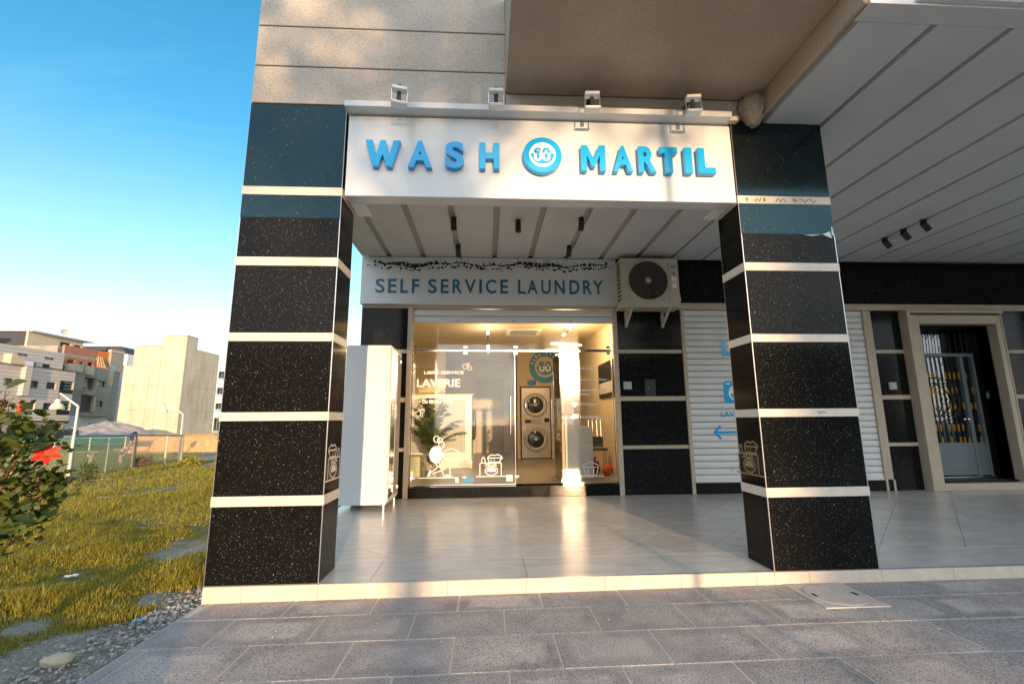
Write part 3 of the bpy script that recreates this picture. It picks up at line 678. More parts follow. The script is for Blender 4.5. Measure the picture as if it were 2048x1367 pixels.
# ---- line drawings (washing machine with basket), used on the glass and on the pillars
def washer_art(parent, P, sx, sz, material, mirror=False):
    def Q(u, v, l): return P((1-u if mirror else u)*sx, v*sz, l)
    mb = MB(); w = 0.012
    def s(pts, closed=False, ww=w, lift=0.0): ribbon(mb, [(a*1.0, b*1.0) for a, b in pts], ww/sx, Q, closed, lift)
    s([(-0.15, 0.0), (1.18, 0.0)])
    s([(0.02, 0.03), (0.02, 0.53), (0.05, 0.57), (0.92, 0.57), (0.95, 0.53), (0.95, 0.03)], lift=0.0002)
    s([(0.20, 0.46), (0.78, 0.46)], ww=0.008); s([(0.26, 0.515), (0.48, 0.515)], ww=0.012)
    s(arc(0.68, 0.515, 0.035, 0, 340, 12, 0.025), True, 0.008); s(arc(0.58, 0.515, 0.014, 0, 340, 8, 0.012), True, 0.010)
    s(arc(0.52, 0.24, 0.27, 0, 348, 30, 0.19), True, 0.012)
    n = 28
    top = [(0.52+0.20*math.cos(t), 0.24+0.14*math.sin(t)) for t in [math.pi*(-0.12+1.24*i/n) for i in range(n+1)]]
    mb.add([Q(a, b, 0.0004) for a, b in top]+[Q(0.42, 0.215, 0.0004), Q(0.50, 0.185, 0.0004), Q(0.57, 0.205, 0.0004)], [tuple(range(n+4))])
    s([(0.10, 0.58), (0.10, 0.72), (0.13, 0.76), (0.13, 0.80), (0.21, 0.80), (0.21, 0.76), (0.24, 0.72), (0.24, 0.58)], lift=0.0003)
    s([(0.42, 0.60), (0.36, 0.78), (0.94, 0.78), (0.88, 0.60)], True, lift=0.0003)
    s([(0.36, 0.80), (0.42, 0.86), (0.55, 0.92), (0.66, 0.88), (0.80, 0.93), (0.96, 0.84), (1.0, 0.78), (0.93, 0.70)], lift=0.0005)
    s([(0.64, 0.61), (0.64, 0.77)], ww=0.007); s([(0.52, 0.62), (0.50, 0.76)], ww=0.007)
    return mb.build('washing_machine_drawing', material, parent)
def PX(xp, y0, z0, sg=1): return lambda u, v, l: (xp+sg*(0.0012+l), y0+u, z0+v)
washer_art(pl, PX(0.833, 0.045, 0.845), 0.30, 0.30, 'residue' if False else 'cream_stone', mirror=True)
washer_art(pr_, PX(4.348, 0.06, 0.835, -1), 0.32, 0.30, 'residue', mirror=True)

# ================================================================== SIGNS
fas = emp('shop_fascia_sign', (0.855, 0, 3.222), 'white fascia sign with raised blue WASH MARTIL letters between the pillars', 'sign')
box('sign_panel', 'white_panel', (0.858, 4.332, -0.004, 0.148, 3.222, 3.985), fas, bevel=0.004)
box('top_ledge', 'white_panel', (0.846, 4.302, -0.115, 0.055, 4.0, 4.056), fas, bevel=0.003)
box('ledge_return', 'cream_stone', (4.304, 4.40, -0.06, 0.0, 4.005, 4.050), fas, bevel=0.003)
for x in (0.862, 4.20): box('mounting_bracket', 'white_metal', (x, x+0.13, 0.15, 0.42 if x < 2 else 0.37, 3.225, 3.24), fas)
LET = [('W', 1.028, 1.329), ('A', 1.397, 1.604), ('S', 1.716, 1.881), ('H', 2.017, 2.192), ('M', 2.916, 3.136), ('A', 3.204, 3.381), ('R', 3.436, 3.595), ('T', 3.632, 3.793), ('I', 3.856, 3.925), ('L', 3.979, 4.138)]
def stroke_letter(ch):
    """bold capital in a unit box from outline polygons (list of polygons, y up)"""
    b = 0.235
    if ch == 'I': return [[(0, 0), (1, 0), (1, 1), (0, 1)]]
    if ch == 'L': return [[(0, 0), (1, 0), (1, .24), (.40, .24), (.40, 1), (0, 1)]]
    if ch == 'T': return [[(.30, 0), (.70, 0), (.70, .76), (1, .76), (1, 1), (0, 1), (0, .76), (.30, .76)]]
    if ch == 'H': return [[(0, 0), (.30, 0), (.30, .385), (.70, .385), (.70, 0), (1, 0), (1, 1), (.70, 1), (.70, .62), (.30, .62), (.30, 1), (0, 1)]]
    if ch == 'M': return [[(0, 0), (.24, 0), (.24, .60), (.43, .17), (.57, .17), (.76, .60), (.76, 0), (1, 0), (1, 1), (.74, 1), (.5, .48), (.26, 1), (0, 1)]]
    if ch == 'W': return [[(0, 1), (.225, 0), (.385, 0), (.5, .47), (.615, 0), (.775, 0), (1, 1), (.80, 1), (.685, .40), (.575, 1), (.425, 1), (.315, .40), (.20, 1)]]
    return None
def letter(ch, x0, x1, z0, z1, yb, yf, material, parent):
    polys = stroke_letter(ch); mb = MB()
    if polys:
        for p in polys: mb.prism([(x0+a*(x1-x0), z0+c*(z1-z0)) for a, c in p], yf, yb)
    else:
        vs, fs = text_mesh(ch, x0, x1, z0, z1, bold=0.042, extrude=1, res=8)
        mb.add([(a, yf if h > 0 else yb, b) for a, b, h in vs], fs)
    return mb.build('letter', material, parent, bevel=0.0022)
for ch, a, b in LET: letter(ch, a, b, 3.468, 3.719, -0.003, -0.062, 'letter_blue', fas)
# round emblem
cx, cz = 2.572, 3.610; R0 = 0.172
emb = MB().lathe((cx, 0, cz), [(0.0, -0.003), (R0, -0.003), (R0, -0.062), (R0-0.004, -0.066), (0.0, -0.066)], 64, 'y').build('emblem', 'letter_blue', fas, smooth=True)
MB().disc((cx, -0.0668, cz), (0, -1, 0), 0.118, 64).build('emblem_disc', 'print_white', emb)
mb = MB(); mb.add([(cx+0.104*math.cos(t), -0.0676, cz+0.014+0.104*math.sin(t)) for t in [math.pi+math.pi*i/32 for i in range(33)]], [tuple(range(33))]); mb.build('emblem_water', 'letter_blue', emb)
def numerals(cx, cz, h, zs, y, mtop, mbot, parent):
    """60 in rounded strokes, blue above the water line and white below it"""
    w = h*0.17; hw = h*0.185; hh = h*0.42; src = []
    def stad(x, z, a, b): return arc(x, z+b-a, a, 0, 180, 10)+arc(x, z-b+a, a, 180, 360, 10)
    src.append((stad(cx+h*0.30, cz, hw, hh), True))
    six = arc(cx-h*0.28, cz+hh-hw, hw, 20, 180, 8)+arc(cx-h*0.28, cz-hh+hw, hw, 180, 360, 10)+arc(cx-h*0.28, cz+h*0.07-hw*0.4, hw, 0, 150, 8)
    src.append((six, False))
    for up, mm in ((True, mtop), (False, mbot)):
        mb = MB()
        for i, (p, c) in enumerate(src): ribbon(mb, p, w, PY(y-(0 if up else 0.0006)), c, 0.0001*i)
        me = mb.mesh('numeral'); bm = bmesh.new(); bm.from_mesh(me)
        bmesh.ops.bisect_plane(bm, geom=bm.verts[:]+bm.edges[:]+bm.faces[:], plane_co=(0, 0, zs), plane_no=(0, 0, 1), clear_inner=up, clear_outer=not up)
        for v in bm.verts: v.co -= wl(parent)
        bm.to_mesh(me); bm.free(); me.materials.append(MATS[mm]); link('numeral', me, parent)
numerals(cx-0.006, cz+0.002, 0.128, cz+0.014, -0.0684, 'letter_blue', 'print_white', emb)
mb = MB(); ribbon(mb, arc(cx+0.080, cz+0.050, 0.010, 0, 340, 14), 0.006, PY(-0.068), True); mb.build('degree_mark', 'letter_blue', emb)

s2 = emp('laundry_sign', (0, 3.664, 3.22), 'white sign reading SELF SERVICE LAUNDRY with black bubble pattern, above the glass front', 'sign')
box('sign_panel', 'white_panel', (0.0, 4.285, 3.664, 3.780, 3.215, 4.026), s2, bevel=0.003)
box('panel_seam', 'plastic_grey', (0.0, 4.285, 3.6628, 3.6639, 3.822, 3.824), s2, bevel=0)
SPX = [('S', 751.7, 768.9), ('E', 775.9, 792.4), ('L', 800, 814.6), ('F', 822.6, 836.8), ('S', 854.3, 871), ('E', 879.3, 894.6), ('R', 902.8, 921.0), ('V', 926.5, 948.5), ('I', 955.4, 960.7), ('C', 968.8, 989), ('E', 997.8, 1013),
       ('L', 1033, 1048.4), ('A', 1051.8, 1072), ('U', 1079.9, 1098.7), ('N', 1107, 1127), ('D', 1137, 1156.8), ('R', 1164.6, 1182.4), ('Y', 1185.0, 1205.3)]
for ch, a, b in SPX:
    x0 = 0.243+(a-751.7)*(4.050-0.243)/(1205.3-751.7); x1 = 0.243+(b-751.7)*(4.050-0.243)/(1205.3-751.7)
    vs, fs = text_mesh(ch, x0, x1, 3.400, 3.640, 0.012, 1)
    MB().add([(u, 3.6525 if h > 0 else 3.6625, v) for u, v, h in vs], fs).build('letter', 'letter_dark_blue', s2)
# bubble border: wavy band of merged blots with loose dots
rb = random.Random(3); mb = MB(); k = 0
def blot(x, z, r):
    global k
    k += 1; mb.disc((x, 3.6632-0.000012*(k % 60), z), (0, -1, 0), r, 12)
def wave(x): return 3.905+0.022*math.sin(x*4.9+0.6)+0.014*math.sin(x*12.3)+0.006*math.sin(x*29)
x = 0.20
while x < 4.15:
    amp = 0.5+0.5*math.sin(x*2.95-0.8)
    if not (abs((x-1.28) % 1.55) < 0.04): blot(x, wave(x), 0.012+0.026*max(0, amp)**3)
    if rb.random() < 0.16: blot(x+rb.uniform(-.02, .02), wave(x)+rb.uniform(-.03, .03), rb.uniform(0.010, 0.026))
    x += 0.008
x = 0.10
while x < 4.24:
    blot(x, wave(x)-rb.uniform(0.045, 0.085), rb.choice([0.006, 0.010, 0.016, 0.021]))
    if rb.random() < 0.6: blot(x+0.02, wave(x)+rb.uniform(0.04, 0.075), rb.choice([0.004, 0.006, 0.012]))
    x += rb.uniform(0.022, 0.048)
hb = MB(); x = 0.25
while x < 4.1:
    hb.disc((x, 3.6622-0.00001*int(x*9), wave(x)+rb.uniform(-.02, .02)), (0, -1, 0), rb.uniform(0.008, 0.019), 12); x += rb.uniform(0.04, 0.16)
hb.build('bubble_holes', 'white_panel', s2)['kind'] = 'stuff'  # panel-coloured discs over the black band, read as holes in the pattern
o = mb.build('bubble_pattern', 'black_print', s2); o['kind'] = 'stuff'

# ================================================================== FLOODLIGHTS, SPOTS, AC
def floodlight(x, yaw, label):
    f = emp('floodlight', (x, 0, 4.12), label, 'floodlight', 'floodlights along the top of the fascia', rz=yaw)
    def B(name, m, b, **k):
        return box(name, m, (x+b[0], x+b[1], b[2], b[3], b[4], b[5]), f, **k)
    B('arm', 'black_metal', (-0.016, 0.016, -0.235, 0.0, 4.112, 4.135))
    B('arm', 'black_metal', (-0.016, 0.016, -0.245, -0.215, 3.96, 4.112))
    h = B('head', 'white_metal', (-0.066, 0.066, -0.29, -0.20, 3.925, 3.943), bevel=0.005)
    box('lens', 'print_white', (x-0.055, x+0.055, -0.285, -0.205, 3.9225, 3.9248), h, bevel=0)
    B('driver_box', 'white_metal', (-0.062, 0.062, -0.285, -0.215, 4.055, 4.085), bevel=0.004)
    for s in (-1, 1): B('yoke', 'steel_trim', (s*0.064-0.003, s*0.064+0.003, -0.26, -0.235, 3.95, 4.06), bevel=0)
for x, yw, l in ((1.28, 0.25, 'white floodlight turned askew above the letter W of WASH'), (2.16, 0.0, 'white floodlight above the round 60 emblem beside the balcony corner'),
               (3.0, -0.05, 'white floodlight above the letter M of MARTIL'), (3.905, -0.1, 'white floodlight nearest the right pillar above the letters IL')): floodlight(x, yw, l)
def spot(x, y, tilt, label, group):
    s = emp('ceiling_spotlight', (x, y, 4.03), label, 'spotlight', group)
    MB().tube((x, y, 4.0285), (x, y, 3.985), 0.038, 16).build('mount', 'black_metal', s, smooth=True)
    d = Vector(tilt).normalized()
    c = Vector((x, y, 3.965))
    b = MB().tube(c-d*0.02, c+d*0.11, 0.040, 18).build('barrel', 'black_metal', s, smooth=True)
    MB().disc(c+d*0.1112, d, 0.030, 16).build('lens', 'dark_glass', b)
for x, y, t, l in ((1.63, 2.13, (0, 0.5, -1), 'black spotlight on the left of the porch ceiling, nearer the fascia'), (1.63, 3.1, (0, 0.5, -1), 'black spotlight on the left of the porch ceiling, close to the SELF sign'),
                   (2.51, 2.18, (0, 0.0, -1), 'black spotlight hanging straight down at the middle of the porch ceiling'), (3.37, 2.08, (0, 0.5, -1), 'black spotlight on the right of the porch ceiling, nearer the fascia'),
                   (3.38, 3.09, (0, 0.5, -1), 'black spotlight on the right of the porch ceiling, close to the LAUNDRY sign')):
    spot(x, y, t, l, 'black spotlights over the shop front')
for x, y, l in ((8.19, 2.60, 'black tilted spotlight of the row right of the pillar, farthest from the street'), (8.19, 2.28, 'middle black spotlight of the tilted row right of the pillar'), (8.18, 1.96, 'black tilted spotlight of the row right of the pillar, nearest the street')):
    spot(x, y, (0.75, 0.1, -0.8), l, 'row of three tilted spotlights')

ac = emp('air_conditioner', (4.76, 3.58, 3.13), 'beige outdoor air conditioner with round fan grille on wall brackets', 'air conditioner')
box('housing', 'ac_shell', (4.285, 5.262, 3.388, 3.72, 3.135, 3.955), ac, bevel=0.018, seg=2)
box('foot', 'ac_shell', (4.27, 5.275, 3.382, 3.725, 3.118, 3.165), ac, bevel=0.006)
fc = (4.735, 3.3855, 3.565)
MB().disc(fc, (0, -1, 0), 0.335, 40).build('fan_opening', 'ac_dark', ac)
bl = MB()
for i in range(5):
    a = 2*math.pi*i/5; p = []
    for r_, tw, y_ in ((0.06, 0.0, 3.381), (0.31, 0.25, 3.3805), (0.31, 0.85, 3.3835), (0.06, 0.9, 3.3835)): p.append((fc[0]+r_*math.cos(a+tw), y_, fc[2]+r_*math.sin(a+tw)))
    bl.add(p, [(0, 1, 2, 3)])
bl.build('fan_blades', 'ac_dark', ac)
gr = MB().ring((fc[0], 3.378, fc[2]), (0, 1, 0), 0.338, 0.011, 48, 8).build('grille', 'ac_shell', ac, smooth=True)
for r_ in (0.305, 0.275, 0.245, 0.215, 0.185, 0.155, 0.125, 0.095, 0.07): MB().ring((fc[0], 3.370, fc[2]), (0, 1, 0), r_, 0.0055, 40, 5).build('grille_ring', 'ac_wire', gr, smooth=True)
for i in range(12):
    a = 2*math.pi*i/12; MB().tube((fc[0]+0.05*math.cos(a), 3.3735, fc[2]+0.05*math.sin(a)), (fc[0]+0.335*math.cos(a), 3.3735, fc[2]+0.335*math.sin(a)), 0.0025, 5).build('grille_spoke', 'ac_wire', gr)
MB().lathe((fc[0], 0, fc[2]), [(0.0, 3.362), (0.045, 3.364), (0.05, 3.374), (0.0, 3.376)], 24, 'y').build('hub_cap', 'ac_shell', gr, smooth=True)
box('panel_seam', 'ac_dark', (5.083, 5.0865, 3.3866, 3.388, 3.17, 3.93), ac, bevel=0)
for i in range(10): box('side_vent', 'ac_dark', (4.2838, 4.286, 3.44, 3.60, 3.24+i*0.068, 3.28+i*0.068), ac, bevel=0)
mb = MB(); mb.add([(5.175+0.058*math.cos(t), 3.3868, 3.805+0.024*math.sin(t)) for t in [2*math.pi*i/28 for i in range(28)]], [tuple(range(28))]); lg = mb.build('maker_badge', 'vinyl_blue', ac)
text('badge_lettering', 'Carrier', 5.132, 5.218, 3.792, 3.818, 3.3858, 'print_white', lg, depth=0.0008)
lb = box('energy_label', 'print_white', (5.135, 5.215, 3.3862, 3.3872, 3.44, 3.655), ac, bevel=0)
box('label_band', 'vinyl_blue', (5.158, 5.213, 3.3855, 3.386, 3.635, 3.65), lb, bevel=0)
for xx in (5.145, 5.183): MB().prism([(xx, 3.525), (xx+0.026, 3.525), (xx+0.004, 3.565), (xx, 3.565)], 3.3855, 3.386).build('label_arrow', 'flower_red', lb)
box('name_plate', 'residue', (5.14, 5.20, 3.3862, 3.3872, 3.672, 3.700), ac, bevel=0)
pipe = MB().path([(5.20, 3.62, 3.22), (5.33, 3.62, 3.20), (5.36, 3.70, 3.26), (5.37, 3.77, 3.45), (5.37, 3.768, 3.9)], 0.017, 8); pipe.path([(5.20, 3.60, 3.30), (5.35, 3.60, 3.27), (5.40, 3.70, 3.32), (5.41, 3.772, 3.5), (5.41, 3.768, 3.92)], 0.010, 8); pipe.build('coolant_pipe', 'print_white', ac, smooth=True)
for xx in (4.45, 5.08):
    MB().box(xx-0.02, xx+0.02, 3.36, 3.78, 3.085, 3.115).add([(xx-0.02, 3.42, 3.085), (xx+0.02, 3.42, 3.085), (xx+0.02, 3.47, 3.085), (xx-0.02, 3.47, 3.085), (xx-0.02, 3.742, 2.88), (xx+0.02, 3.742, 2.88), (xx+0.02, 3.742, 2.94), (xx-0.02, 3.742, 2.94)],
        [(0, 1, 2, 3), (4, 5, 6, 7), (0, 1, 5, 4), (2, 3, 7, 6), (1, 2, 6, 5), (0, 3, 7, 4)]).box(xx-0.02, xx+0.02, 3.743, 3.78, 2.85, 3.085).build('wall_bracket', 'ac_shell', ac)

# ================================================================== SHUTTERS, GATE, BOXES
def shutter(x0, x1, z0, z1, label, y=3.775, pitch=0.1065):
    s = emp('roller_shutter', ((x0+x1)/2, y, z0), label, 'shutter')
    n = int(round((z1-z0)/pitch)); p = (z1-z0)/n
    prof = [(y+0.012, 0.004), (y+0.002, 0.012), (y-0.004, p*0.35), (y-0.004, p*0.65), (y+0.002, p-0.010), (y+0.012, p-0.003)]
    mb = MB(); vs = [(x0-(x0+x1)/2, a-y, h) for a, h in prof]+[(x1-(x0+x1)/2, a-y, h) for a, h in prof]; q = len(prof)
    mb.add(vs, [(i, i+1, q+i+1, q+i) for i in range(q-1)]+[(0, q, 2*q-1, q-1)]); me = mb.mesh('slat'); me.materials.append(MATS['shutter_white'])
    copies('slat', me, s, [(0, 0, i*p) for i in range(n)])
    MB().box(x0, x1, y+0.014, y+0.02, z0, z1).build('backing', 'black_metal', s)
    return s
sh1 = shutter(5.462, 8.66, 0.30, 3.166, 'closed white roller shutter with blue washing machine icon and arrow, behind the right pillar')
box('bottom_bar', 'shutter_white', (5.462, 8.66, 3.752, 3.79, 0.292, 0.335), sh1)
box('lock', 'plastic_grey', (6.05, 6.11, 3.765, 3.772, 0.475, 0.495), sh1)
yv = 3.7692
mb = MB(); ribbon(mb, [(6.12, 2.637), (6.12, 2.40), (6.36, 2.40)], 0.075, PY(yv)); mb.build('letter', 'letter_blue', sh1)
mb = MB(); ribbon(mb, [(6.40, 1.088), (5.86, 1.088)], 0.038, PY(yv)); ribbon(mb, [(5.95, 1.195), (5.845, 1.088), (5.95, 0.98)], 0.038, PY(yv), lift=0.0006); mb.build('arrow', 'letter_blue', sh1)
ic = MB().prism([(6.06, 1.60), (6.09, 1.565), (6.46, 1.565), (6.49, 1.60), (6.49, 1.90), (6.46, 1.935), (6.09, 1.935), (6.06, 1.90)], yv-0.001, yv).build('machine_icon', 'letter_blue', sh1)
MB().disc((6.275, yv-0.0016, 1.735), (0, -1, 0), 0.135, 36).build('icon_door', 'print_white', ic)
mb = MB(); mb.add([(6.275+0.105*math.cos(t), yv-0.0022, 1.725+0.105*math.sin(t)) for t in [math.pi*(1.0+i/20) for i in range(21)]], [tuple(range(21))]); mb.build('icon_water', 'letter_blue', ic)
box('icon_drawer', 'print_white', (6.10, 6.18, yv-0.0022, yv-0.0012, 1.878, 1.90), ic, bevel=0)
text('lettering', 'LAV', 5.975, 6.205, 1.342, 1.436, yv-0.0004, 'letter_blue', sh1, bold=0.02, depth=0.0008)
shutter(11.81, 14.6, 0.30, 3.166, 'white roller shutter at the right picture edge beyond the doorway')
shr = shutter(0.855, 4.208, 2.925, 3.16, 'raised white roller shutter showing its last slats above the shop glass', y=3.80, pitch=0.118)
for x in (1.55, 2.5, 3.47): box('catch', 'plastic_grey', (x, x+0.06, 3.788, 3.795, 2.945, 2.975), shr)

for (x, z, l) in ((4.355, 1.805, 'small grey electric box on the granite beside the shop glass'), (8.985, 1.78, 'small grey electric box on the granite left of the doorway')):
    e = emp('electric_box', (x, YW, z), l, 'electric box', 'grey electric boxes on the granite columns')
    box('cover', 'plastic_grey', (x, x+0.135, YW-0.03, YW-0.001, z, z+0.125), e, bevel=0.006); box('keyhole', 'black_print', (x+0.02, x+0.032, YW-0.0312, YW-0.0302, z+0.05, z+0.075), e, bevel=0)
e = emp('meter_hatch', (4.75, YW, 1.70), 'dark meter hatch on the granite below the second band, right of the shop glass', 'hatch'); box('door', 'black_metal', (4.72, 4.90, YW-0.012, YW-0.001, 1.692, 1.97), e); box('latch', 'plastic_grey', (4.765, 4.78, YW-0.016, YW-0.0122, 1.815, 1.83), e, bevel=0)

gt = emp('entrance_gate', (10.31, 4.15, 0.27), 'grey wrought iron entrance gate with gold twists inside a cream doorway', 'gate')
# cream surround
def fr(b, m='cream_frame', n='surround'): return box(n, m, b, gt, bevel=0.006)
fr((9.362, 9.432, 3.62, 3.808, FL, 3.10)); fr((9.362, 11.16, 3.62, 3.808, 3.102, 3.15)); fr((11.13, 11.16, 3.66, 3.808, FL, 3.10))
fr((9.452, 9.60, 3.655, 3.83, FL, 3.07)); fr((11.02, 11.112, 3.655, 3.83, FL, 3.07)); fr((9.602, 11.018, 3.655, 3.83, 2.915, 3.07)); fr((9.602, 11.018, 3.66, 3.83, FL, 0.232))
MB().box(9.433, 9.451, 3.70, 3.80, FL, 3.09).box(11.113, 11.129, 3.70, 3.80, FL, 3.09).box(9.452, 11.112, 3.70, 3.80, 3.072, 3.10).build('groove', 'black_metal', gt)
yd = 4.15
box('threshold', 'steel_trim', (9.6, 11.02, 4.08, 4.12, 0.269, 0.285), gt)
for a, b in ((9.62, 9.70), (10.735, 10.80)): box('frame_post', 'gate_grey', (a, b, yd-0.03, yd+0.03, 0.27, 2.40), gt)
box('frame_post', 'gate_grey', (10.965, 11.015, yd-0.03, yd+0.03, 0.27, 2.40), gt)
box('frame_rail', 'gate_grey', (9.62, 11.015, yd-0.032, yd+0.03, 2.40, 2.46), gt)
lf = box('door_leaf', 'gate_grey', (9.70, 10.735, yd-0.018, yd+0.012, 0.30, 0.86), gt)
box('raised_panel', 'gate_grey', (9.76, 10.675, yd-0.026, yd-0.0185, 0.36, 0.80), lf); box('side_panel', 'gate_grey', (10.80, 10.965, yd-0.018, yd+0.012, 0.30, 0.86), gt)
box('raised_panel', 'gate_grey', (10.83, 10.94, yd-0.026, yd-0.0185, 0.36, 0.80), gt)
box('glass', 'gate_glass', (9.70, 10.965, yd+0.03, yd+0.036, 0.86, 2.40), gt, bevel=0); box('glass', 'gate_glass', (9.62, 11.0, yd+0.03, yd+0.036, 2.46, 2.91), gt, bevel=0)
rg = random.Random(5)
for x in [9.76+0.085*i for i in range(12)]+[10.84, 10.92]:
    b = MB().tube((x, yd, 0.86), (x, yd, 2.40), 0.008, 6).build('bar', 'iron_black', gt)
    for zz in (0.90, 1.12, 1.50, 1.78, 2.05):
        if rg.random() < 0.68 and not (zz == 1.5 and 10.0 < x < 10.3):
            MB().lathe((x, yd, zz), [(0.008, -0.06), (0.014, -0.03), (0.010, 0.0), (0.014, 0.03), (0.008, 0.06)], 6).build('gold_twist', 'gold_paint', b)
for R_2 in (0.30, 0.40): MB().ring((10.22, yd-0.012, 1.62), (0, 1, 0), R_2, 0.009, 36, 5).build('scroll_ring', 'iron_black', gt)
def spiral(cx, cz, r, turns, a0, sg): return [(cx+sg*r*(1-t)*math.cos(a0+turns*6.28*t), yd-0.014, cz+r*(1-t)*math.sin(a0+turns*6.28*t)) for t in [i/20 for i in range(20)]]
for (cx_, cz_, r_, a_) in ((9.85, 2.25, .1, 0), (10.58, 2.25, .1, 0), (9.85, 1.05, .1, 2), (10.58, 1.05, .1, 2), (10.05, 1.62, .12, 1), (10.38, 1.62, .12, 1), (10.22, 1.80, .1, 0), (10.22, 1.44, .1, 3), (9.82, 1.62, .09, 0), (10.62, 1.62, .09, 0)):
    MB().path(spiral(cx_, cz_, r_, 1.4, a_, 1 if cx_ < 10.2 else -1), 0.007, 5).build('scroll', 'iron_black', gt)
for x in [9.70+0.115*i for i in range(12)]:
    MB().tube((x, yd, 2.46), (x+0.02, yd, 2.91), 0.006, 5).build('transom_bar', 'iron_black', gt); MB().path(spiral(x, 2.80 if int(x*20) % 2 else 2.56, 0.055, 1.3, x, 1), 0.005, 5).build('scroll', 'iron_black', gt)
h = MB().lathe((10.70, 0, 1.27), [(0.0, yd-0.075), (0.028, yd-0.06), (0.012, yd-0.04), (0.012, yd-0.018), (0, yd-0.017)], 14, 'y').build('door_knob', 'chrome', gt, smooth=True)
MB().lathe((10.62, 0, 1.27), [(0.0, yd-0.075), (0.022, yd-0.06), (0.010, yd-0.04), (0.010, yd-0.018), (0, yd-0.017)], 14, 'y').build('door_knob', 'chrome', gt, smooth=True)
it = emp('intercom', (11.02, 3.98, 1.70), 'small intercom with pale buttons on the dark wall inside the doorway', 'intercom'); box('case', 'black_metal', (11.0, 11.019, 3.95, 4.02, 1.62, 1.78), it); box('button_strip', 'plastic_grey', (10.998, 10.9995, 3.97, 4.0, 1.64, 1.73), it, bevel=0)
dl = emp('door_light', (11.0, 3.98, 1.86), 'tiny pale metal fitting above the intercom inside the doorway', 'fitting'); MB().tube((11.018, 3.975, 1.86), (10.985, 3.975, 1.865), 0.013, 10).build('cap', 'chrome', dl)

# ================================================================== LOCKER
lk = emp('white_locker', (0.38, 3.17, FL), 'tall white locker with mirrored glass doors on the porch behind the left pillar', 'locker')
box('cabinet', 'white_panel', (0.03, 0.722, 2.786, 3.56, 0.197, 2.378), lk, bevel=0.006)
for i, (a, b) in enumerate(((2.82, 3.17), (3.18, 3.53))):
    d = box('door', 'white_metal', (0.723, 0.735, a, b, 0.23, 2.345), lk, bevel=0.003); box('glass', 'locker_glass', (0.7355, 0.738, a+0.03, b-0.03, 0.27, 2.305), d, bevel=0)
    for z in (0.32, 2.2): box('hinge', 'chrome', (0.739, 0.748, b-0.06, b-0.02, z, z+0.05), d)
    box('handle', 'chrome', (0.739, 0.752, a+0.012, a+0.024, 1.35, 1.55), d)
for x in (0.07, 0.69):
    for y in (2.815, 3.53): MB().tube((x, y, FL+0.001), (x, y, 0.197), 0.02, 10).build('leg', 'steel_trim', lk)

# ================================================================== SHOP FRONT
gf = emp('glass_shopfront', (2.5, 3.88, 0.285), 'frameless glass shop front with chrome rail and white line drawings', 'shopfront')
yg = 3.88
def pane(x0, x1, z0, z1, name='glass_pane'):
    p = MB().box(x0, x1, yg, yg+0.010, z0, z1).build(name, 'shop_glass', gf)
    MB().box(x0-0.0012, x0-0.0002, yg, yg+0.010, z0, z1).box(x1+0.0002, x1+0.0012, yg, yg+0.010, z0, z1).build('glass_edge', 'glass_edge', p)
    return p
pane(0.862, 1.70, 0.315, 2.445); pane(1.706, 2.548, 0.315, 2.445); pane(3.325, 4.20, 0.315, 2.445); pane(0.862, 4.20, 2.49, 2.92)
box('head_rail', 'chrome', (0.855, 4.205, yg-0.012, yg+0.022, 2.447, 2.487), gf, bevel=0.006)
box('sill_track', 'chrome', (0.855, 2.55, yg-0.008, yg+0.018, 0.286, 0.314), gf); box('sill_track', 'chrome', (3.32, 4.205, yg-0.008, yg+0.018, 0.286, 0.314), gf)
for x in (0.852, 2.549, 4.203): box('edge_post', 'chrome', (x-0.006, x+0.006, yg-0.006, yg+0.016, 0.286, 2.446), gf, bevel=0.002)
for x in (0.87, 1.70, 2.54, 3.33, 4.12):
    for z in (0.40, 2.40, 2.505): box('clamp', 'chrome', (x-0.012, x+0.06, yg-0.014, yg-0.001, z, z+0.04), gf, bevel=0.003)
# open leaf swung inwards, with its bar handles
dr = bpy.data.objects.new('open_door', None); COL.objects.link(dr); dr.parent = gf; LOC[dr.name] = Vector((3.315, 3.90, 0.29)); dr.location = LOC[dr.name]-wl(gf); dr.empty_display_size = 0.1
MB().box(3.31, 3.32, 3.905, 4.70, 0.30, 2.435).build('glass_pane', 'shop_glass', dr)
MB().box(3.309, 3.321, 4.7005, 4.702, 0.30, 2.435).build('glass_edge', 'chrome', dr)
for dx in (-0.055, 0.055):
    MB().tube((3.315+dx, 4.60, 1.09), (3.315+dx, 4.60, 1.68), 0.014, 10).build('bar_handle', 'chrome', dr, smooth=True)
for z in (1.20, 1.57): MB().tube((3.26, 4.60, z), (3.37, 4.60, z), 0.009, 8).build('handle_stud', 'chrome', dr)
for z in (0.31, 2.37): box('pivot', 'chrome', (3.300, 3.330, 3.905, 4.05, z, z+0.05), dr)
MB().tube((2.47, yg-0.05, 1.09), (2.47, yg-0.05, 1.70), 0.014, 10).build('bar_handle', 'chrome', gf, smooth=True)
for z in (1.2, 1.59): MB().tube((2.47, yg-0.05, z), (2.47, yg-0.0005, z), 0.008, 8).build('handle_stud', 'chrome', gf)
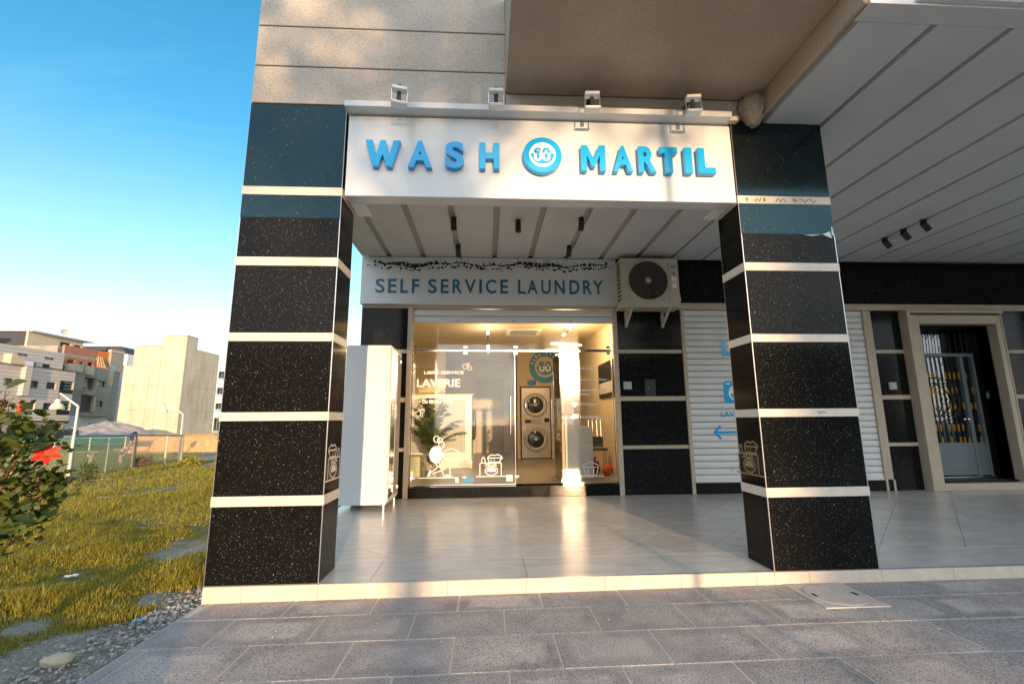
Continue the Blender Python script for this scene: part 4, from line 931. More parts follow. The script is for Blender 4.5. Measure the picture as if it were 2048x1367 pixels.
# vinyl on the glass
W = 'print_white'; yt = yg-0.0025
def vt(body, x0, x1, z0, z1, b=0.02): return text('vinyl_lettering', body, x0, x1, z0, z1, yt, W, gf, bold=b, depth=0.0006)
vt('LIBRE SERVICE', 1.045, 1.70, 2.075, 2.125); vt('LAVERIE', 0.93, 1.64, 1.862, 1.992); vt('OUVERT 7J/7', 1.085, 1.475, 1.690, 1.742); vt('De 08:00 à 22:00', 1.03, 1.52, 1.592, 1.652)
vt('Laver & sécher', 3.625, 3.965, 2.140, 2.195); vt('Cycle express 45min', 3.628, 4.105, 1.945, 2.0); vt('Lessive écologique', 3.628, 4.08, 1.772, 1.828); vt('Incluse', 3.628, 3.80, 1.715, 1.757)
vt('Wi-Fi Gratuit', 3.628, 3.93, 1.542, 1.590); vt('Local sécurisé', 3.630, 3.975, 1.340, 1.388)
washer_art(gf, lambda u, v, l: (1.965+u, yt-l, 0.425+v), 0.37, 0.37, W)
def vin(name, polys, strokes, w=0.012):
    mb = MB()
    for i, p in enumerate(polys): mb.add([(a, yt-0.0003*(i+1), b) for a, b in p], [tuple(range(len(p)))])
    for i, (s_, c_) in enumerate(strokes): ribbon(mb, s_, w, PY(yt), c_, 0.0001+0.0002*i)
    return mb.build(name, W, gf)
# woman carrying a basket
vin('woman_drawing', [arc(1.265, 0.775, 0.105, 0, 350, 22, 0.135), [(1.14, 0.445), (1.17, 0.435), (1.205, 0.52), (1.17, 0.55)], [(1.40, 0.425), (1.52, 0.425), (1.52, 0.445), (1.44, 0.47)]],
    [(arc(1.325, 1.0, 0.04, 0, 345, 14), True), (arc(1.27, 1.02, 0.045, 0, 345, 14, 0.05), True), (arc(1.35, 0.93, 0.045, 0, 345, 14, 0.055), True), ([(1.25, 0.66), (1.30, 0.58), (1.19, 0.50)], False), ([(1.31, 0.66), (1.36, 0.55), (1.40, 0.43)], False),
     ([(1.28, 0.60), (1.42, 0.55), (1.21, 0.48)], False), ([(1.37, 0.80), (1.60, 0.80), (1.58, 0.70), (1.41, 0.70)], True), ([(1.39, 0.82), (1.44, 0.85), (1.52, 0.87), (1.63, 0.82), (1.64, 0.76)], False), ([(1.48, 0.71), (1.50, 0.44)], False), ([(1.0, 0.415), (1.62, 0.415)], False)])
vin('basket_drawing', [], [([(3.66, 0.55), (3.69, 0.42), (3.87, 0.42), (3.90, 0.55)], True), ([(3.64, 0.56), (3.68, 0.60), (3.76, 0.63), (3.84, 0.61), (3.92, 0.57)], False), ([(3.74, 0.43), (3.73, 0.54)], False), ([(3.82, 0.43), (3.83, 0.54)], False), ([(3.58, 0.405), (3.98, 0.405)], False), ([(3.74, 0.66), (3.74, 0.70)], False), ([(3.88, 0.64), (3.88, 0.68)], False)], 0.009)
vin('bubble_drawing', [], [(arc(1.03, 1.47, 0.032, 0, 345, 14), True), (arc(0.965, 1.43, 0.04, 0, 345, 14), True), (arc(1.02, 1.40, 0.022, 0, 345, 12), True)], 0.007)
vin('bubble_drawing', [], [(arc(1.72, 2.20, 0.04, 0, 345, 14), True), (arc(1.80, 2.17, 0.032, 0, 345, 14), True), (arc(1.77, 2.24, 0.022, 0, 345, 12), True)], 0.007)
vin('icon_drawing', [[(3.50, 1.70), (3.59, 1.70), (3.58, 1.79), (3.55, 1.84), (3.51, 1.79)]], [])
vin('icon_drawing', [[(3.545, 1.515)]+[(3.545+0.075*math.cos(t), 1.545+0.055*math.sin(t)) for t in [0.5+2.1*i/8 for i in range(9)]]], [])
vin('icon_drawing', [[(3.50, 1.32), (3.60, 1.34), (3.61, 1.40), (3.53, 1.41), (3.46, 1.36)]], [])
st = box('sticker', 'print_white', (2.40, 2.50, yg-0.0022, yg-0.001, 0.345, 0.445), gf, bevel=0); mb = MB(); ribbon(mb, arc(2.45, 0.395, 0.022, 60, 320, 14), 0.009, PY(yg-0.0026)); mb.build('sticker_mark', 'black_print', st)
box('sticker', 'vinyl_blue', (1.71, 1.87, yg-0.0022, yg-0.001, 0.335, 0.42), gf, bevel=0); box('sticker', 'print_white', (1.58, 1.635, yg-0.0022, yg-0.001, 0.335, 0.41), gf, bevel=0)

# ================================================================== INSIDE THE SHOP
dy = emp('stacked_dryer', (3.43, 9.0, 0.285), 'stack of two grey front loading dryers with round doors, set in the shop rear wall', 'dryer')
box('housing', 'dryer_steel', (3.03, 3.83, 8.965, 9.85, 0.30, 2.21), dy, bevel=0.01)
box('plinth', 'black_metal', (3.05, 3.81, 8.99, 9.8, 0.284, 0.299), dy)
for zc_ in (1.723, 0.80):
    d = MB().lathe((3.42, 0, zc_), [(0.335, 8.962), (0.335, 8.945), (0.30, 8.93), (0.29, 8.945), (0.265, 8.945), (0.25, 8.92), (0.225, 8.925), (0.22, 8.955)], 44, 'y').build('door', 'dryer_steel', dy, smooth=True)
    MB().lathe((3.42, 0, zc_), [(0.22, 8.94), (0.16, 8.925), (0.0, 8.92)], 36, 'y').build('porthole', 'dark_glass', d, smooth=True)
    box('handle', 'chrome', (3.135, 3.165, 8.92, 8.944, zc_-0.06, zc_+0.06), d)
    MB().disc((3.42, 8.917, zc_+0.03), (0, -1, 0), 0.055, 20).build('maker_sticker', 'print_white', d); box('maker_band', 'vinyl_blue', (3.30, 3.54, 8.914, 8.916, zc_+0.02, zc_+0.06), d, bevel=0)
for b in ((3.06, 3.25, 1.35, 1.38), (3.60, 3.74, 1.20, 1.24), (3.64, 3.78, 0.43, 0.46), (3.07, 3.14, 1.38, 1.46)): box('yellow_label', 'yellow_sticker', (b[0], b[1], 8.960, 8.9645, b[2], b[3]), dy, bevel=0)
for b in ((3.13, 3.29, 1.24, 1.33), (3.66, 3.80, 1.26, 1.37)): box('control_screen', 'dark_glass', (b[0], b[1], 8.958, 8.9645, b[2], b[3]), dy)
box('button_panel', 'plastic_grey', (3.30, 3.60, 8.957, 8.9645, 1.22, 1.36), dy)
box('card_reader', 'print_white', (3.05, 3.14, 8.94, 8.9645, 1.05, 1.16), dy)
# round wall emblem
wb = emp('wall_emblem', (3.72, 8.99, 2.79), 'large round blue and white 60 emblem on the wall above the dryers', 'emblem')
cx, cz = 3.72, 2.79; yw = 8.995
mb = MB().lathe((cx, 0, cz), [(0.455, yw), (0.455, yw-0.012), (0.300, yw-0.012), (0.300, yw)], 60, 'y'); mb.build('emblem_ring', 'vinyl_blue', wb)
MB().disc((cx, yw-0.004, cz), (0, -1, 0), 0.30, 48).build('emblem_disc', 'interior_wall', wb)
mb = MB(); mb.add([(cx+0.25*math.cos(t), yw-0.006, cz+0.02+0.25*math.sin(t)) for t in [math.pi+math.pi*i/28 for i in range(29)]], [tuple(range(29))]); mb.build('emblem_water', 'vinyl_blue', wb)
numerals(cx-0.01, cz+0.01, 0.30, cz+0.02, yw-0.009, 'vinyl_blue', 'print_white', wb)
WD = 'WASH-CYCLE'
for i, ch in enumerate(WD):
    a = math.radians(165-i*16.5); r_ = 0.378
    vs_, fs_ = text_mesh(ch, -0.03, 0.03 if ch not in '-' else 0.02, -0.04 if ch != '-' else -0.008, 0.04 if ch != '-' else 0.008, 0.03)
    mb = MB(); ca, sa = math.cos(a-math.pi/2), math.sin(a-math.pi/2)
    mb.add([(cx+r_*math.cos(a)+u*ca-v*sa, yw-0.0135, cz+r_*math.sin(a)+u*sa+v*ca) for u, v, h in vs_], fs_); mb.build('emblem_letter', 'print_white', wb)
bd = emp('wall_badge', (3.33, 8.99, 2.34), 'small dark blue pentagon badge on the wall left of the round emblem', 'badge'); MB().prism([(3.21, 2.42), (3.45, 2.42), (3.45, 2.30), (3.33, 2.255), (3.21, 2.30)], 8.985, 8.998).build('plate', 'vinyl_blue', bd)
# big washer seen from its side
wm = emp('side_washing_machine', (1.05, 7.4, 0.285), 'tall cream washing machine housing with a black porthole on its right side', 'washing machine')
box('housing', 'white_metal', (0.34, 1.74, 6.75, 8.15, 0.30, 1.88), wm, bevel=0.01); box('front_panel', 'plastic_grey', (0.42, 1.60, 6.738, 6.7495, 0.62, 1.80), wm); box('worktop', 'lamp_cream', (0.33, 1.77, 6.735, 8.16, 1.881, 1.91), wm)
box('plinth', 'white_metal', (0.36, 1.76, 6.73, 8.14, 0.284, 0.46), wm)
pd = MB().lathe((0, 7.35, 1.22), [(0.36, 1.741), (0.36, 1.78), (0.30, 1.82), (0.22, 1.825), (0.20, 1.80), (0.0, 1.83)], 36, 'x').build('porthole_door', 'black_metal', wm, smooth=True); MB().ring((1.80, 7.35, 1.22), (1, 0, 0), 0.33, 0.012, 32).build('rim', 'chrome', pd, smooth=True)
# WC door
wc = emp('toilet_door', (2.17, 11.5, 0.285), 'beige toilet door with blue WC sign at the end of the shop', 'door')
box('leaf', 'interior_door', (1.76, 2.58, 11.50, 11.54, 0.29, 2.60), wc); fr2 = MB().box(1.70, 1.755, 11.44, 11.6, 0.284, 2.66).box(2.585, 2.64, 11.44, 11.6, 0.284, 2.66).box(1.756, 2.584, 11.44, 11.6, 2.605, 2.66).build('door_frame', 'interior_door', wc)
text('sign_lettering', 'WC', 2.04, 2.27, 1.575, 1.68, 11.497, 'vinyl_blue', wc, bold=0.02)
for xx, sk in ((2.095, 0), (2.215, 1)):
    MB().disc((xx, 11.4955, 1.83), (0, -1, 0), 0.022, 14).build('pictogram', 'vinyl_blue', wc)
    MB().prism([(xx-0.03, 1.80), (xx+0.03, 1.80), (xx+(0.045 if sk else 0.018), 1.72), (xx+0.012, 1.69), (xx-0.012, 1.69), (xx-(0.045 if sk else 0.018), 1.72)] , 11.4955, 11.498).build('pictogram', 'vinyl_blue', wc)
MB().tube((1.84, 11.46, 1.23), (1.95, 11.46, 1.23), 0.011, 8).tube((1.845, 11.46, 1.23), (1.845, 11.50, 1.23), 0.011, 8).build('handle', 'black_metal', wc)
# counter
ct = emp('reception_counter', (3.74, 4.8, 0.285), 'stepped white reception counter behind the right shop pane', 'counter')
box('tall_block', 'white_panel', (3.49, 3.745, 4.56, 5.15, 0.286, 1.39), ct); box('low_block', 'white_panel', (3.747, 3.985, 4.57, 5.15, 0.286, 1.185), ct); box('wood_top', 'bamboo', (3.40, 3.488, 4.60, 5.15, 0.286, 1.37), ct)
# chair, bags
ch = emp('metal_chair', (4.30, 5.4, 0.285), 'metal framed chair with dark seat behind the white counter', 'chair')
box('seat', 'chair_seat', (4.13, 4.44, 5.25, 5.62, 0.72, 0.76), ch, bevel=0.01); box('backrest', 'chair_seat', (4.13, 4.44, 5.625, 5.655, 0.77, 0.98), ch, bevel=0.01)
for x, y in ((4.14, 5.27), (4.43, 5.27), (4.14, 5.61), (4.43, 5.61)): MB().tube((x, y, 0.286), (x, y, 0.72), 0.012, 8).build('leg', 'chrome', ch)
for x in (4.16, 4.24, 4.33, 4.41): MB().path([(x, 5.66, 0.98), (x, 5.68, 1.30), (x+0.03, 5.68, 1.33)], 0.010, 6).build('back_bar', 'chrome', ch)
def bag(loc, sx, sy, sz, m, label, cat):
    bm = bmesh.new(); bmesh.ops.create_icosphere(bm, subdivisions=3, radius=1)
    for v in bm.verts:
        n_ = 1+0.22*noise.noise(v.co*2+Vector(loc)); v.co = Vector((v.co.x*sx*n_, v.co.y*sy*n_, max(-0.9, v.co.z)*sz*n_+sz*0.9))
    me = bpy.data.meshes.new(cat); bm.to_mesh(me); bm.free(); me.materials.append(MATS[m])
    for p in me.polygons: p.use_smooth = True
    return tag(link(cat.replace(' ', '_'), me, None, loc), label, cat)
bag((4.12, 5.05, 0.286), 0.09, 0.10, 0.17, 'red_cloth', 'dark red bag on the shop floor between counter and right wall', 'bag')
bag((4.35, 5.0, 0.286), 0.10, 0.10, 0.10, 'orange_cloth', 'crumpled orange cloth on the shop floor by the right wall', 'cloth')
# framed pictures on the right wall
pc = emp('wall_picture', (4.49, 5.0, 1.9), 'dark framed picture with a pale arch on the right shop wall', 'picture'); box('frame', 'black_metal', (4.46, 4.495, 4.7, 5.9, 1.75, 2.45), pc); box('print', 'plastic_grey', (4.455, 4.4595, 4.78, 5.82, 1.83, 2.05), pc, bevel=0)
ms = emp('message_board', (4.2, 8.9, 1.4), 'dark brown board on the rear wall behind the counter', 'board'); box('panel', 'stem_brown', (3.98, 4.44, 8.965, 8.995, 1.10, 1.95), ms); box('note', 'cream_stone', (4.02, 4.22, 8.96, 8.964, 1.5, 1.85), ms, bevel=0)
# pendant rings and track lights
pn = emp('ring_pendant', (3.66, 5.2, 3.19), 'pendant lamp of two glowing golden rings behind the shop glass', 'lamp')
for R_3, z in ((0.30, 2.80), (0.20, 2.575)):
    MB().ring((3.66, 5.2, z), (0.06, -0.12, 1), R_3, 0.014, 48, 8).build('ring', 'lamp_warm', pn, smooth=True)
    for q in range(3): MB().tube((3.66+R_3*math.cos(q*2.09), 5.2+R_3*math.sin(q*2.09), z), (3.66, 5.2, 3.19), 0.002, 4).build('wire', 'black_metal', pn)
    L = bpy.data.lights.new('ring_light', 'POINT'); L.energy = 9; L.color = (1, 0.62, 0.28); L.shadow_soft_size = 0.2
    lo = bpy.data.objects.new('ring_light', L); COL.objects.link(lo); lo.parent = pn; lo.location = (0, 0, z-3.19-0.05)
def track(name, pts, label):
    t_ = emp(name, pts[0], label, 'lamp', 'black stick lamps on the shop ceiling'); MB().path(pts, 0.016, 8).build('stick', 'black_metal', t_)
    a, b = Vector(pts[0]), Vector(pts[-1]); d = (b-a)
    for f0, f1 in ((0.02, 0.20), (0.62, 0.86)): MB().tube(a+d*f0, a+d*f1, 0.022, 10).build('tube', 'lamp_white', t_)
    L = bpy.data.lights.new('stick_light', 'POINT'); L.energy = 10; L.color = (1, 0.74, 0.42); L.shadow_soft_size = 0.25
    lo = bpy.data.objects.new('stick_light', L); COL.objects.link(lo); lo.parent = t_; lo.location = d*0.5+Vector((0, -0.1, -0.1))
track('stick_lamp', [(2.10, 5.6, 3.19), (2.11, 5.6, 2.62)], 'black stick lamp hanging straight down in the middle of the shop')
track('stick_lamp', [(3.81, 5.42, 3.18), (3.60, 5.38, 2.98)], 'tilted black stick lamp above the glowing rings')
cv = emp('ceiling_vent', (2.87, 5.9, 3.19), 'rounded white air vent on the shop ceiling', 'vent'); box('frame', 'white_metal', (2.50, 3.23, 5.56, 6.24, 3.165, 3.198), cv, bevel=0.012)
for i in range(5): box('slot', 'ac_dark', (2.58, 3.15, 5.66+0.1*i, 5.70+0.1*i, 3.162, 3.1645), cv, bevel=0)
# potted palm
pp = emp('potted_palm', (1.05, 5.0, 0.285), 'feathery green palm in a blue and cream patterned pot behind the left shop pane', 'plant')
MB().lathe((1.05, 5.0, 0.286), [(0.0, 0), (0.13, 0.0), (0.15, 0.02), (0.185, 0.34), (0.20, 0.35), (0.20, 0.375), (0.175, 0.375), (0.17, 0.34), (0.0, 0.335)], 30).build('pot', 'pot_ceramic', pp, smooth=True)
MB().disc((1.05, 5.0, 0.632), (0, 0, 1), 0.165, 20).build('soil', 'pot_soil', pp)
rp = random.Random(11)
for q in range(24):
    a = q*2.4+rp.uniform(-.3, .3); Lf = 1.0; up = 0.75+0.95*(q/23); sp_ = rp.uniform(0.42, 0.62)*(1.15-0.75*q/23)
    pts = []
    for i in range(15):
        t = i/14; pts.append(Vector((1.05+math.cos(a)*sp_*(t**1.5), 5.0+math.sin(a)*sp_*(t**1.5), 0.63+Lf*(up*t-0.36*up*t**2.6))))
    mb = MB(); mb.path(pts, lambda t: 0.008*(1-0.8*t)+0.001, 5)
    for i in range(3, 15):
        d = (pts[i]-pts[i-1]).normalized(); side = d.cross(Vector((0, 0, 1))).normalized()
        for s_ in (-1, 1):
            for h_ in (0, 0.5):
                c = pts[i]-(pts[i]-pts[i-1])*h_; ll = rp.uniform(0.16, 0.26)*(1.1-0.55*i/14); tip = c+(side*s_*0.8+d*0.75).normalized()*ll+Vector((0, 0, -0.05-0.05*rp.random()))
                md = c.lerp(tip, 0.45)+Vector((0, 0, 0.012)); wv = d*0.011
                mb.add([c-wv*0.3, c+wv*0.3, md+wv, tip, md-wv], [(0, 1, 2, 3, 4)])
    mb.build('frond', 'palm_leaf', pp)
sb = emp('plant_saucer', (0.72, 5.1, 0.285), 'pale side box with brown top beside the palm pot', 'box'); box('body', 'lamp_cream', (0.58, 0.86, 4.95, 5.3, 0.286, 0.66), sb); box('lid', 'bamboo', (0.57, 0.87, 4.94, 5.31, 0.661, 0.68), sb)

# ================================================================== PAVEMENT DETAIL
mh = emp('manhole_cover', (4.63, -0.24, 0.02), 'square beige manhole cover with round lid on the pavement before the right pillar', 'manhole cover')
zz = slope(4.6)+0.001
box('frame', 'manhole', (4.40, 4.865, -0.475, -0.035, zz-0.01, zz+0.006), mh, bevel=0.002)
MB().lathe((4.632, -0.255, zz), [(0.0, 0.0095), (0.195, 0.0095), (0.198, 0.0062)], 40).build('lid', 'manhole', mh)
MB().ring((4.632, -0.255, zz+0.0075), (0, 0, 1), 0.201, 0.0018, 44, 5).build('lid_joint', 'cement_grey', mh)
for s_ in (-1, 1): box('key_slot', 'black_metal', (4.632+s_*0.155-0.012, 4.632+s_*0.155+0.012, -0.285, -0.225, zz+0.0097, zz+0.0105), mh, bevel=0)
rd = random.Random(21)
mb = MB()
for i in range(190):
    x, y = rd.uniform(0.1, 8), -abs(rd.gauss(0, 0.5))-0.01; s_ = rd.uniform(0.003, 0.009); z = slope(x)+s_*0.3; a = rd.random()*3
    c_, n_ = math.cos(a)*s_, math.sin(a)*s_
    mb.add([(x+c_, y+n_, z), (x-n_, y+c_, z), (x-c_*0.8, y-n_*0.8, z), (x+n_*1.2, y-c_*1.2, z), (x, y, z+s_*0.6), (x, y, z-s_*0.4)], [(0, 1, 4), (1, 2, 4), (2, 3, 4), (3, 0, 4), (1, 0, 5), (2, 1, 5), (3, 2, 5), (0, 3, 5)])
mb.build('grit', 'pebble', kind='stuff')

# ================================================================== GRASS FIELD
import numpy as np
rn = np.random.default_rng(4)
def in_view(x, y, m=0.06):
    dx, dy = x-2.0863, y+3.7356
    az = math.atan2(dx, dy); return -0.86-m < az < 0.02
def grass(n, xr, yr, hmin, hmax, thr, name, per=6, near=True):
    V = []; Fc = []; k = 0
    while k < n:
        x, y = rn.uniform(*xr), rn.uniform(*yr)
        if not in_view(x, y) or (x > -0.30 and y < 5) or x > -0.05: continue
        c = noise.noise(Vector((x*0.55, y*0.55, 3.1)))+0.45*noise.noise(Vector((x*2.1, y*2.1, 1.0)))
        e = min(1.0, (-x-0.06)/0.65)+0.12*y if y < 6 else 1.0          # stony strip along the pavement
        if c < thr+(0.75 if e < 0.35 else 0.42*(1-min(1, e))): k += 0.05; continue
        z = G(x, y)+0.05*noise.noise(Vector((x*0.9, y*0.9, 0)))*min(1, -x/1.5); k += 1
        hh = hmin+(hmax-hmin)*min(1, max(0, c-thr)*1.3)
        for b in range(per):
            bx, by = x+rn.normal(0, 0.025), y+rn.normal(0, 0.025); a = rn.uniform(0, 6.283); h = hh*rn.uniform(0.5, 1.25); w = rn.uniform(0.0022, 0.005)*(1 if near else 2.2)
            lx, ly = math.cos(a)*h*rn.uniform(0.1, 0.75), math.sin(a)*h*rn.uniform(0.1, 0.75); wx, wy = -math.sin(a)*w, math.cos(a)*w
            i = len(V); V += [(bx-wx, by-wy, z-0.01), (bx+wx, by+wy, z-0.01), (bx+lx*.45+wx*.7, by+ly*.45+wy*.7, z+h*.62), (bx+lx*.45-wx*.7, by+ly*.45-wy*.7, z+h*.62), (bx+lx, by+ly, z+h*0.95)]
            Fc += [(i, i+1, i+2, i+3), (i+3, i+2, i+4)]
    me = bpy.data.meshes.new(name); me.from_pydata(V, [], Fc); me.materials.append(MATS['grass_blade'])
    link(name, me, kind='stuff')
grass(15000, (-3.8, -0.25), (-2.6, 3.0), 0.018, 0.11, -0.30, 'grass')
grass(16000, (-8, -0.3), (0.5, 9), 0.025, 0.10, -0.42, 'grass', per=5)
grass(12000, (-17, -0.5), (7, 26), 0.04, 0.13, -0.55, 'grass', per=5, near=False)
grass(9000, (-48, -15.7), (17, 44), 0.05, 0.10, -9, 'grass', per=4, near=False)
grass(420, (-9, -0.5), (-2.2, 12), 0.13, 0.22, -0.15, 'grass', per=9)
# stones and rubble along the pavement edge
def rocks(n, name, fn, smin, smax):
    mb = MB(); base = [(1, 0, 0), (0, 1, 0), (-1, 0, 0), (0, -1, 0), (0, 0, 0.7), (0.6, 0.6, 0.45), (-0.6, 0.55, 0.4), (-0.55, -0.6, 0.45), (0.6, -0.6, 0.4)]
    fc_ = [(0, 5, 4), (5, 1, 4), (1, 6, 4), (6, 2, 4), (2, 7, 4), (7, 3, 4), (3, 8, 4), (8, 0, 4), (0, 1, 5), (1, 2, 6), (2, 3, 7), (3, 0, 8)]
    for i in range(n):
        x, y = fn(); s_ = smin+(smax-smin)*rd.random()**3; a = rd.random()*6.28; ex = rd.uniform(0.55, 1.0)
        z = G(x, y)+0.05*noise.noise(Vector((x*0.9, y*0.9, 0)))*min(1, max(0, -x)/1.5)
        mb.add([(x+(u*math.cos(a)-v*ex*math.sin(a))*s_*rd.uniform(.8, 1.2), y+(u*math.sin(a)+v*ex*math.cos(a))*s_*rd.uniform(.8, 1.2), z-0.12*s_+w*s_) for u, v, w in base], fc_)
    return mb.build(name, 'pebble', kind='stuff')
rocks(6500, 'gravel', lambda: (lambda y: (-0.02-abs(rd.gauss(0, 0.34)), y))(rd.uniform(-2.6, 2.4)), 0.003, 0.020)
rocks(900, 'gravel', lambda: (rd.uniform(-7, -0.4), rd.uniform(-2.2, 7)), 0.004, 0.022)
bm = bmesh.new(); bmesh.ops.create_icosphere(bm, subdivisions=3, radius=1)
for v in bm.verts:
    n_ = 1+0.25*noise.noise(v.co*1.7)+0.08*noise.noise(v.co*5); v.co = Vector((v.co.x*0.075*n_, v.co.y*0.045*n_, v.co.z*0.035*n_))
me = bpy.data.meshes.new('stone'); bm.to_mesh(me); bm.free(); me.materials.append(MATS['rock'])
for p in me.polygons: p.use_smooth = True
st_ = link('stone', me, None, (-0.29, -0.80, 0.012)); st_.rotation_euler = (0, 0.1, 0.55); tag(st_, 'pale yellow stone lying in the gravel beside the pavement edge', 'stone')
def scrap(x, y, s_, m, label, a=0.3):
    mb = MB(); pts = []; z = G(x, y)+0.025+0.05*noise.noise(Vector((x*0.9, y*0.9, 0)))*min(1, -x/1.5)
    n_ = 5
    for i in range(n_):
        for j in range(n_): pts.append((x+(i/4-.5)*s_*math.cos(a)-(j/4-.5)*s_*.6*math.sin(a), y+(i/4-.5)*s_*math.sin(a)+(j/4-.5)*s_*.6*math.cos(a), z+0.02*noise.noise(Vector((i*.9, j*.9, x)))+0.01))
    mb.add(pts, [(i*n_+j, (i+1)*n_+j, (i+1)*n_+j+1, i*n_+j+1) for i in range(4) for j in range(4)])
    tag(mb.build('litter', m), label, 'litter', 'litter scattered in the grass')
scrap(-1.55, 0.75, 0.10, 'white_scrap', 'white scrap of plastic in the grass midway to the pillar')
scrap(-1.30, 4.2, 0.10, 'pink_scrap', 'pink scrap of paper in the grass near the pillar')
scrap(-4.4, 3.6, 0.12, 'pink_scrap', 'pink scrap of paper in the grass behind the flowering shrub')
scrap(-6.6, 7.6, 0.25, 'white_scrap', 'long white scrap in the far grass')
scrap(-12.1, 21.5, 0.75, 'blue_scrap', 'bright blue plastic sheet on the gravel yard next to the pillar')
scrap(-13.2, 14.0, 0.45, 'blue_scrap', 'blue plastic bag at the foot of the near lamp post')
scrap(-0.22, -0.30, 0.05, 'blue_scrap', 'tiny blue scrap in the gravel at the pavement edge')
scrap(-12.6, 14.9, 0.9, 'white_scrap', 'pale heap of sheeting by the near lamp post', 1.0)

# ---- flowering shrub in the left foreground
sh = emp('flowering_shrub', (-0.78, -1.15, -0.01), 'dark green broad leaved shrub with a red flower in the left foreground', 'shrub')
rs = random.Random(9); tips = []
def limb(a, b, r0, r1, n=5, sag=0.0):
    a, b = Vector(a), Vector(b); pts = [a.lerp(b, i/n)+Vector((rs.uniform(-.015, .015), rs.uniform(-.015, .015), sag*math.sin(math.pi*i/n))) for i in range(n+1)]
    mb = MB(); mb.path(pts, lambda t: r0+(r1-r0)*t, 6); mb.build('branch', 'stem_brown', sh, smooth=True); return pts
base_ = Vector((-0.78, -1.15, -0.03))
ends = [(-0.62, -1.0, 0.62), (-0.70, -1.05, 0.98), (-0.58, -0.95, 0.86), (-0.50, -0.92, 1.02), (-0.42, -0.9, 0.84), (-0.68, -0.92, 1.33), (-0.78, -1.2, 1.1), (-0.62, -0.85, 1.22), (-0.9, -1.0, 1.2), (-0.55, -1.1, 0.75), (-0.44, -0.85, 0.96), (-0.72, -1.3, 0.85), (-0.95, -1.25, 0.95), (-0.52, -0.98, 1.14)]
LP = []
for e in ends:
    mid = base_.lerp(Vector(e), 0.5)+Vector((rs.uniform(-.05, .05), rs.uniform(-.05, .05), 0.08)); limb(base_+Vector((rs.uniform(-.03, .03), rs.uniform(-.03, .03), 0)), mid, 0.012, 0.008); pts = limb(mid, e, 0.008, 0.003)
    LP += pts[1:]*2+[Vector(e)]*5
    for q in range(3): 
        t2 = Vector(e)+Vector((rs.gauss(0, .09), rs.gauss(0, .09), rs.gauss(0, .08))); limb(Vector(e).lerp(mid, rs.uniform(0, .6)), t2, 0.004, 0.002, 3); LP += [t2]*5
def leafmesh(L, Wd, cup):
    vs = []; prof = [(0, 0.0), (0.15, 0.30), (0.38, 0.5), (0.62, 0.45), (0.85, 0.24), (1, 0.0)]
    for t, w in prof: vs.append((t*L, 0, -0.10*L*t*t))
    for t, w in prof[1:-1]: vs.append((t*L, w*Wd, cup*w*Wd-0.10*L*t*t))
    for t, w in prof[1:-1]: vs.append((t*L, -w*Wd, cup*w*Wd-0.10*L*t*t))
    fs = [(0, 1, 6), (1, 2, 7, 6), (2, 3, 8, 7), (3, 4, 9, 8), (4, 5, 9), (0, 10, 1), (1, 10, 11, 2), (2, 11, 12, 3), (3, 12, 13, 4), (4, 13, 5)]
    me = bpy.data.meshes.new('leaf'); me.from_pydata(vs, [], fs); me.materials.append(MATS['shrub_leaf'])
    for p in me.polygons: p.use_smooth = True
    return me
FLW = Vector((-0.436, -0.9, 1.115)); CAMP = Vector((2.0863, -3.7356, 1.3)); FD = (CAMP-FLW).normalized()
def hides(p):
    q = p-FLW; t = q.dot(FD); return t > -0.03 and (q-FD*t).length < 0.085
LM = [leafmesh(0.085, 0.075, 0.35), leafmesh(0.065, 0.055, 0.5), leafmesh(0.10, 0.08, 0.25)]
for i in range(300):
    p = rs.choice(LP)+Vector((rs.gauss(0, .028), rs.gauss(0, .028), rs.gauss(0, .028)))
    while hides(p): p = rs.choice(LP)+Vector((rs.gauss(0, .028), rs.gauss(0, .028), rs.gauss(0, .028)))
    p = p-wl(sh)
    o = link('leaf', rs.choice(LM), sh, p); s_ = rs.uniform(0.7, 1.35); o.scale = (s_, s_, s_)
    o.rotation_euler = (rs.uniform(-0.9, 0.9), rs.uniform(-0.8, 0.6), rs.uniform(0, 6.28))
mb = MB()
for i in range(1500):
    p = rs.choice(LP)+Vector((rs.gauss(0, .05), rs.gauss(0, .05), rs.gauss(0, .05)))
    if hides(p): continue
    a, b_ = rs.uniform(0, 6.28), rs.uniform(-.8, .8); L_ = rs.uniform(0.03, 0.06)
    d = Vector((math.cos(a)*math.cos(b_), math.sin(a)*math.cos(b_), math.sin(b_))); s2_ = d.orthogonal().normalized()*L_*0.38
    mb.add([p, p+d*L_*0.5+s2_, p+d*L_, p+d*L_*0.5-s2_], [(0, 1, 2, 3)])
o = mb.build('small_leaves', 'shrub_leaf', sh); o['kind'] = 'stuff'
def flower(c, up, r, name='flower'):
    c = Vector(c); up = Vector(up).normalized(); u = up.orthogonal().normalized(); w = up.cross(u); mb = MB()
    for i in range(6):
        a = i*1.047+rs.uniform(-.15, .15); d = math.cos(a)*u+math.sin(a)*w; t = -math.sin(a)*u+math.cos(a)*w
        mb.add([c, c+d*r*.45+t*r*.26+up*r*.45, c+d*r*.9+t*r*.2+up*r*.55, c+d*r*1.05+up*r*.42, c+d*r*.9-t*r*.2+up*r*.58, c+d*r*.45-t*r*.26+up*r*.45], [(0, 1, 2, 3, 4, 5)])
    o = mb.build(name, 'flower_red', sh, smooth=True); MB().tube(c-up*0.07, c+up*0.01, 0.006, 6, 0.012).build('calyx', 'shrub_leaf', o); return o
flower((-0.436, -0.9, 1.115), (0.45, -0.65, 0.6), 0.066)
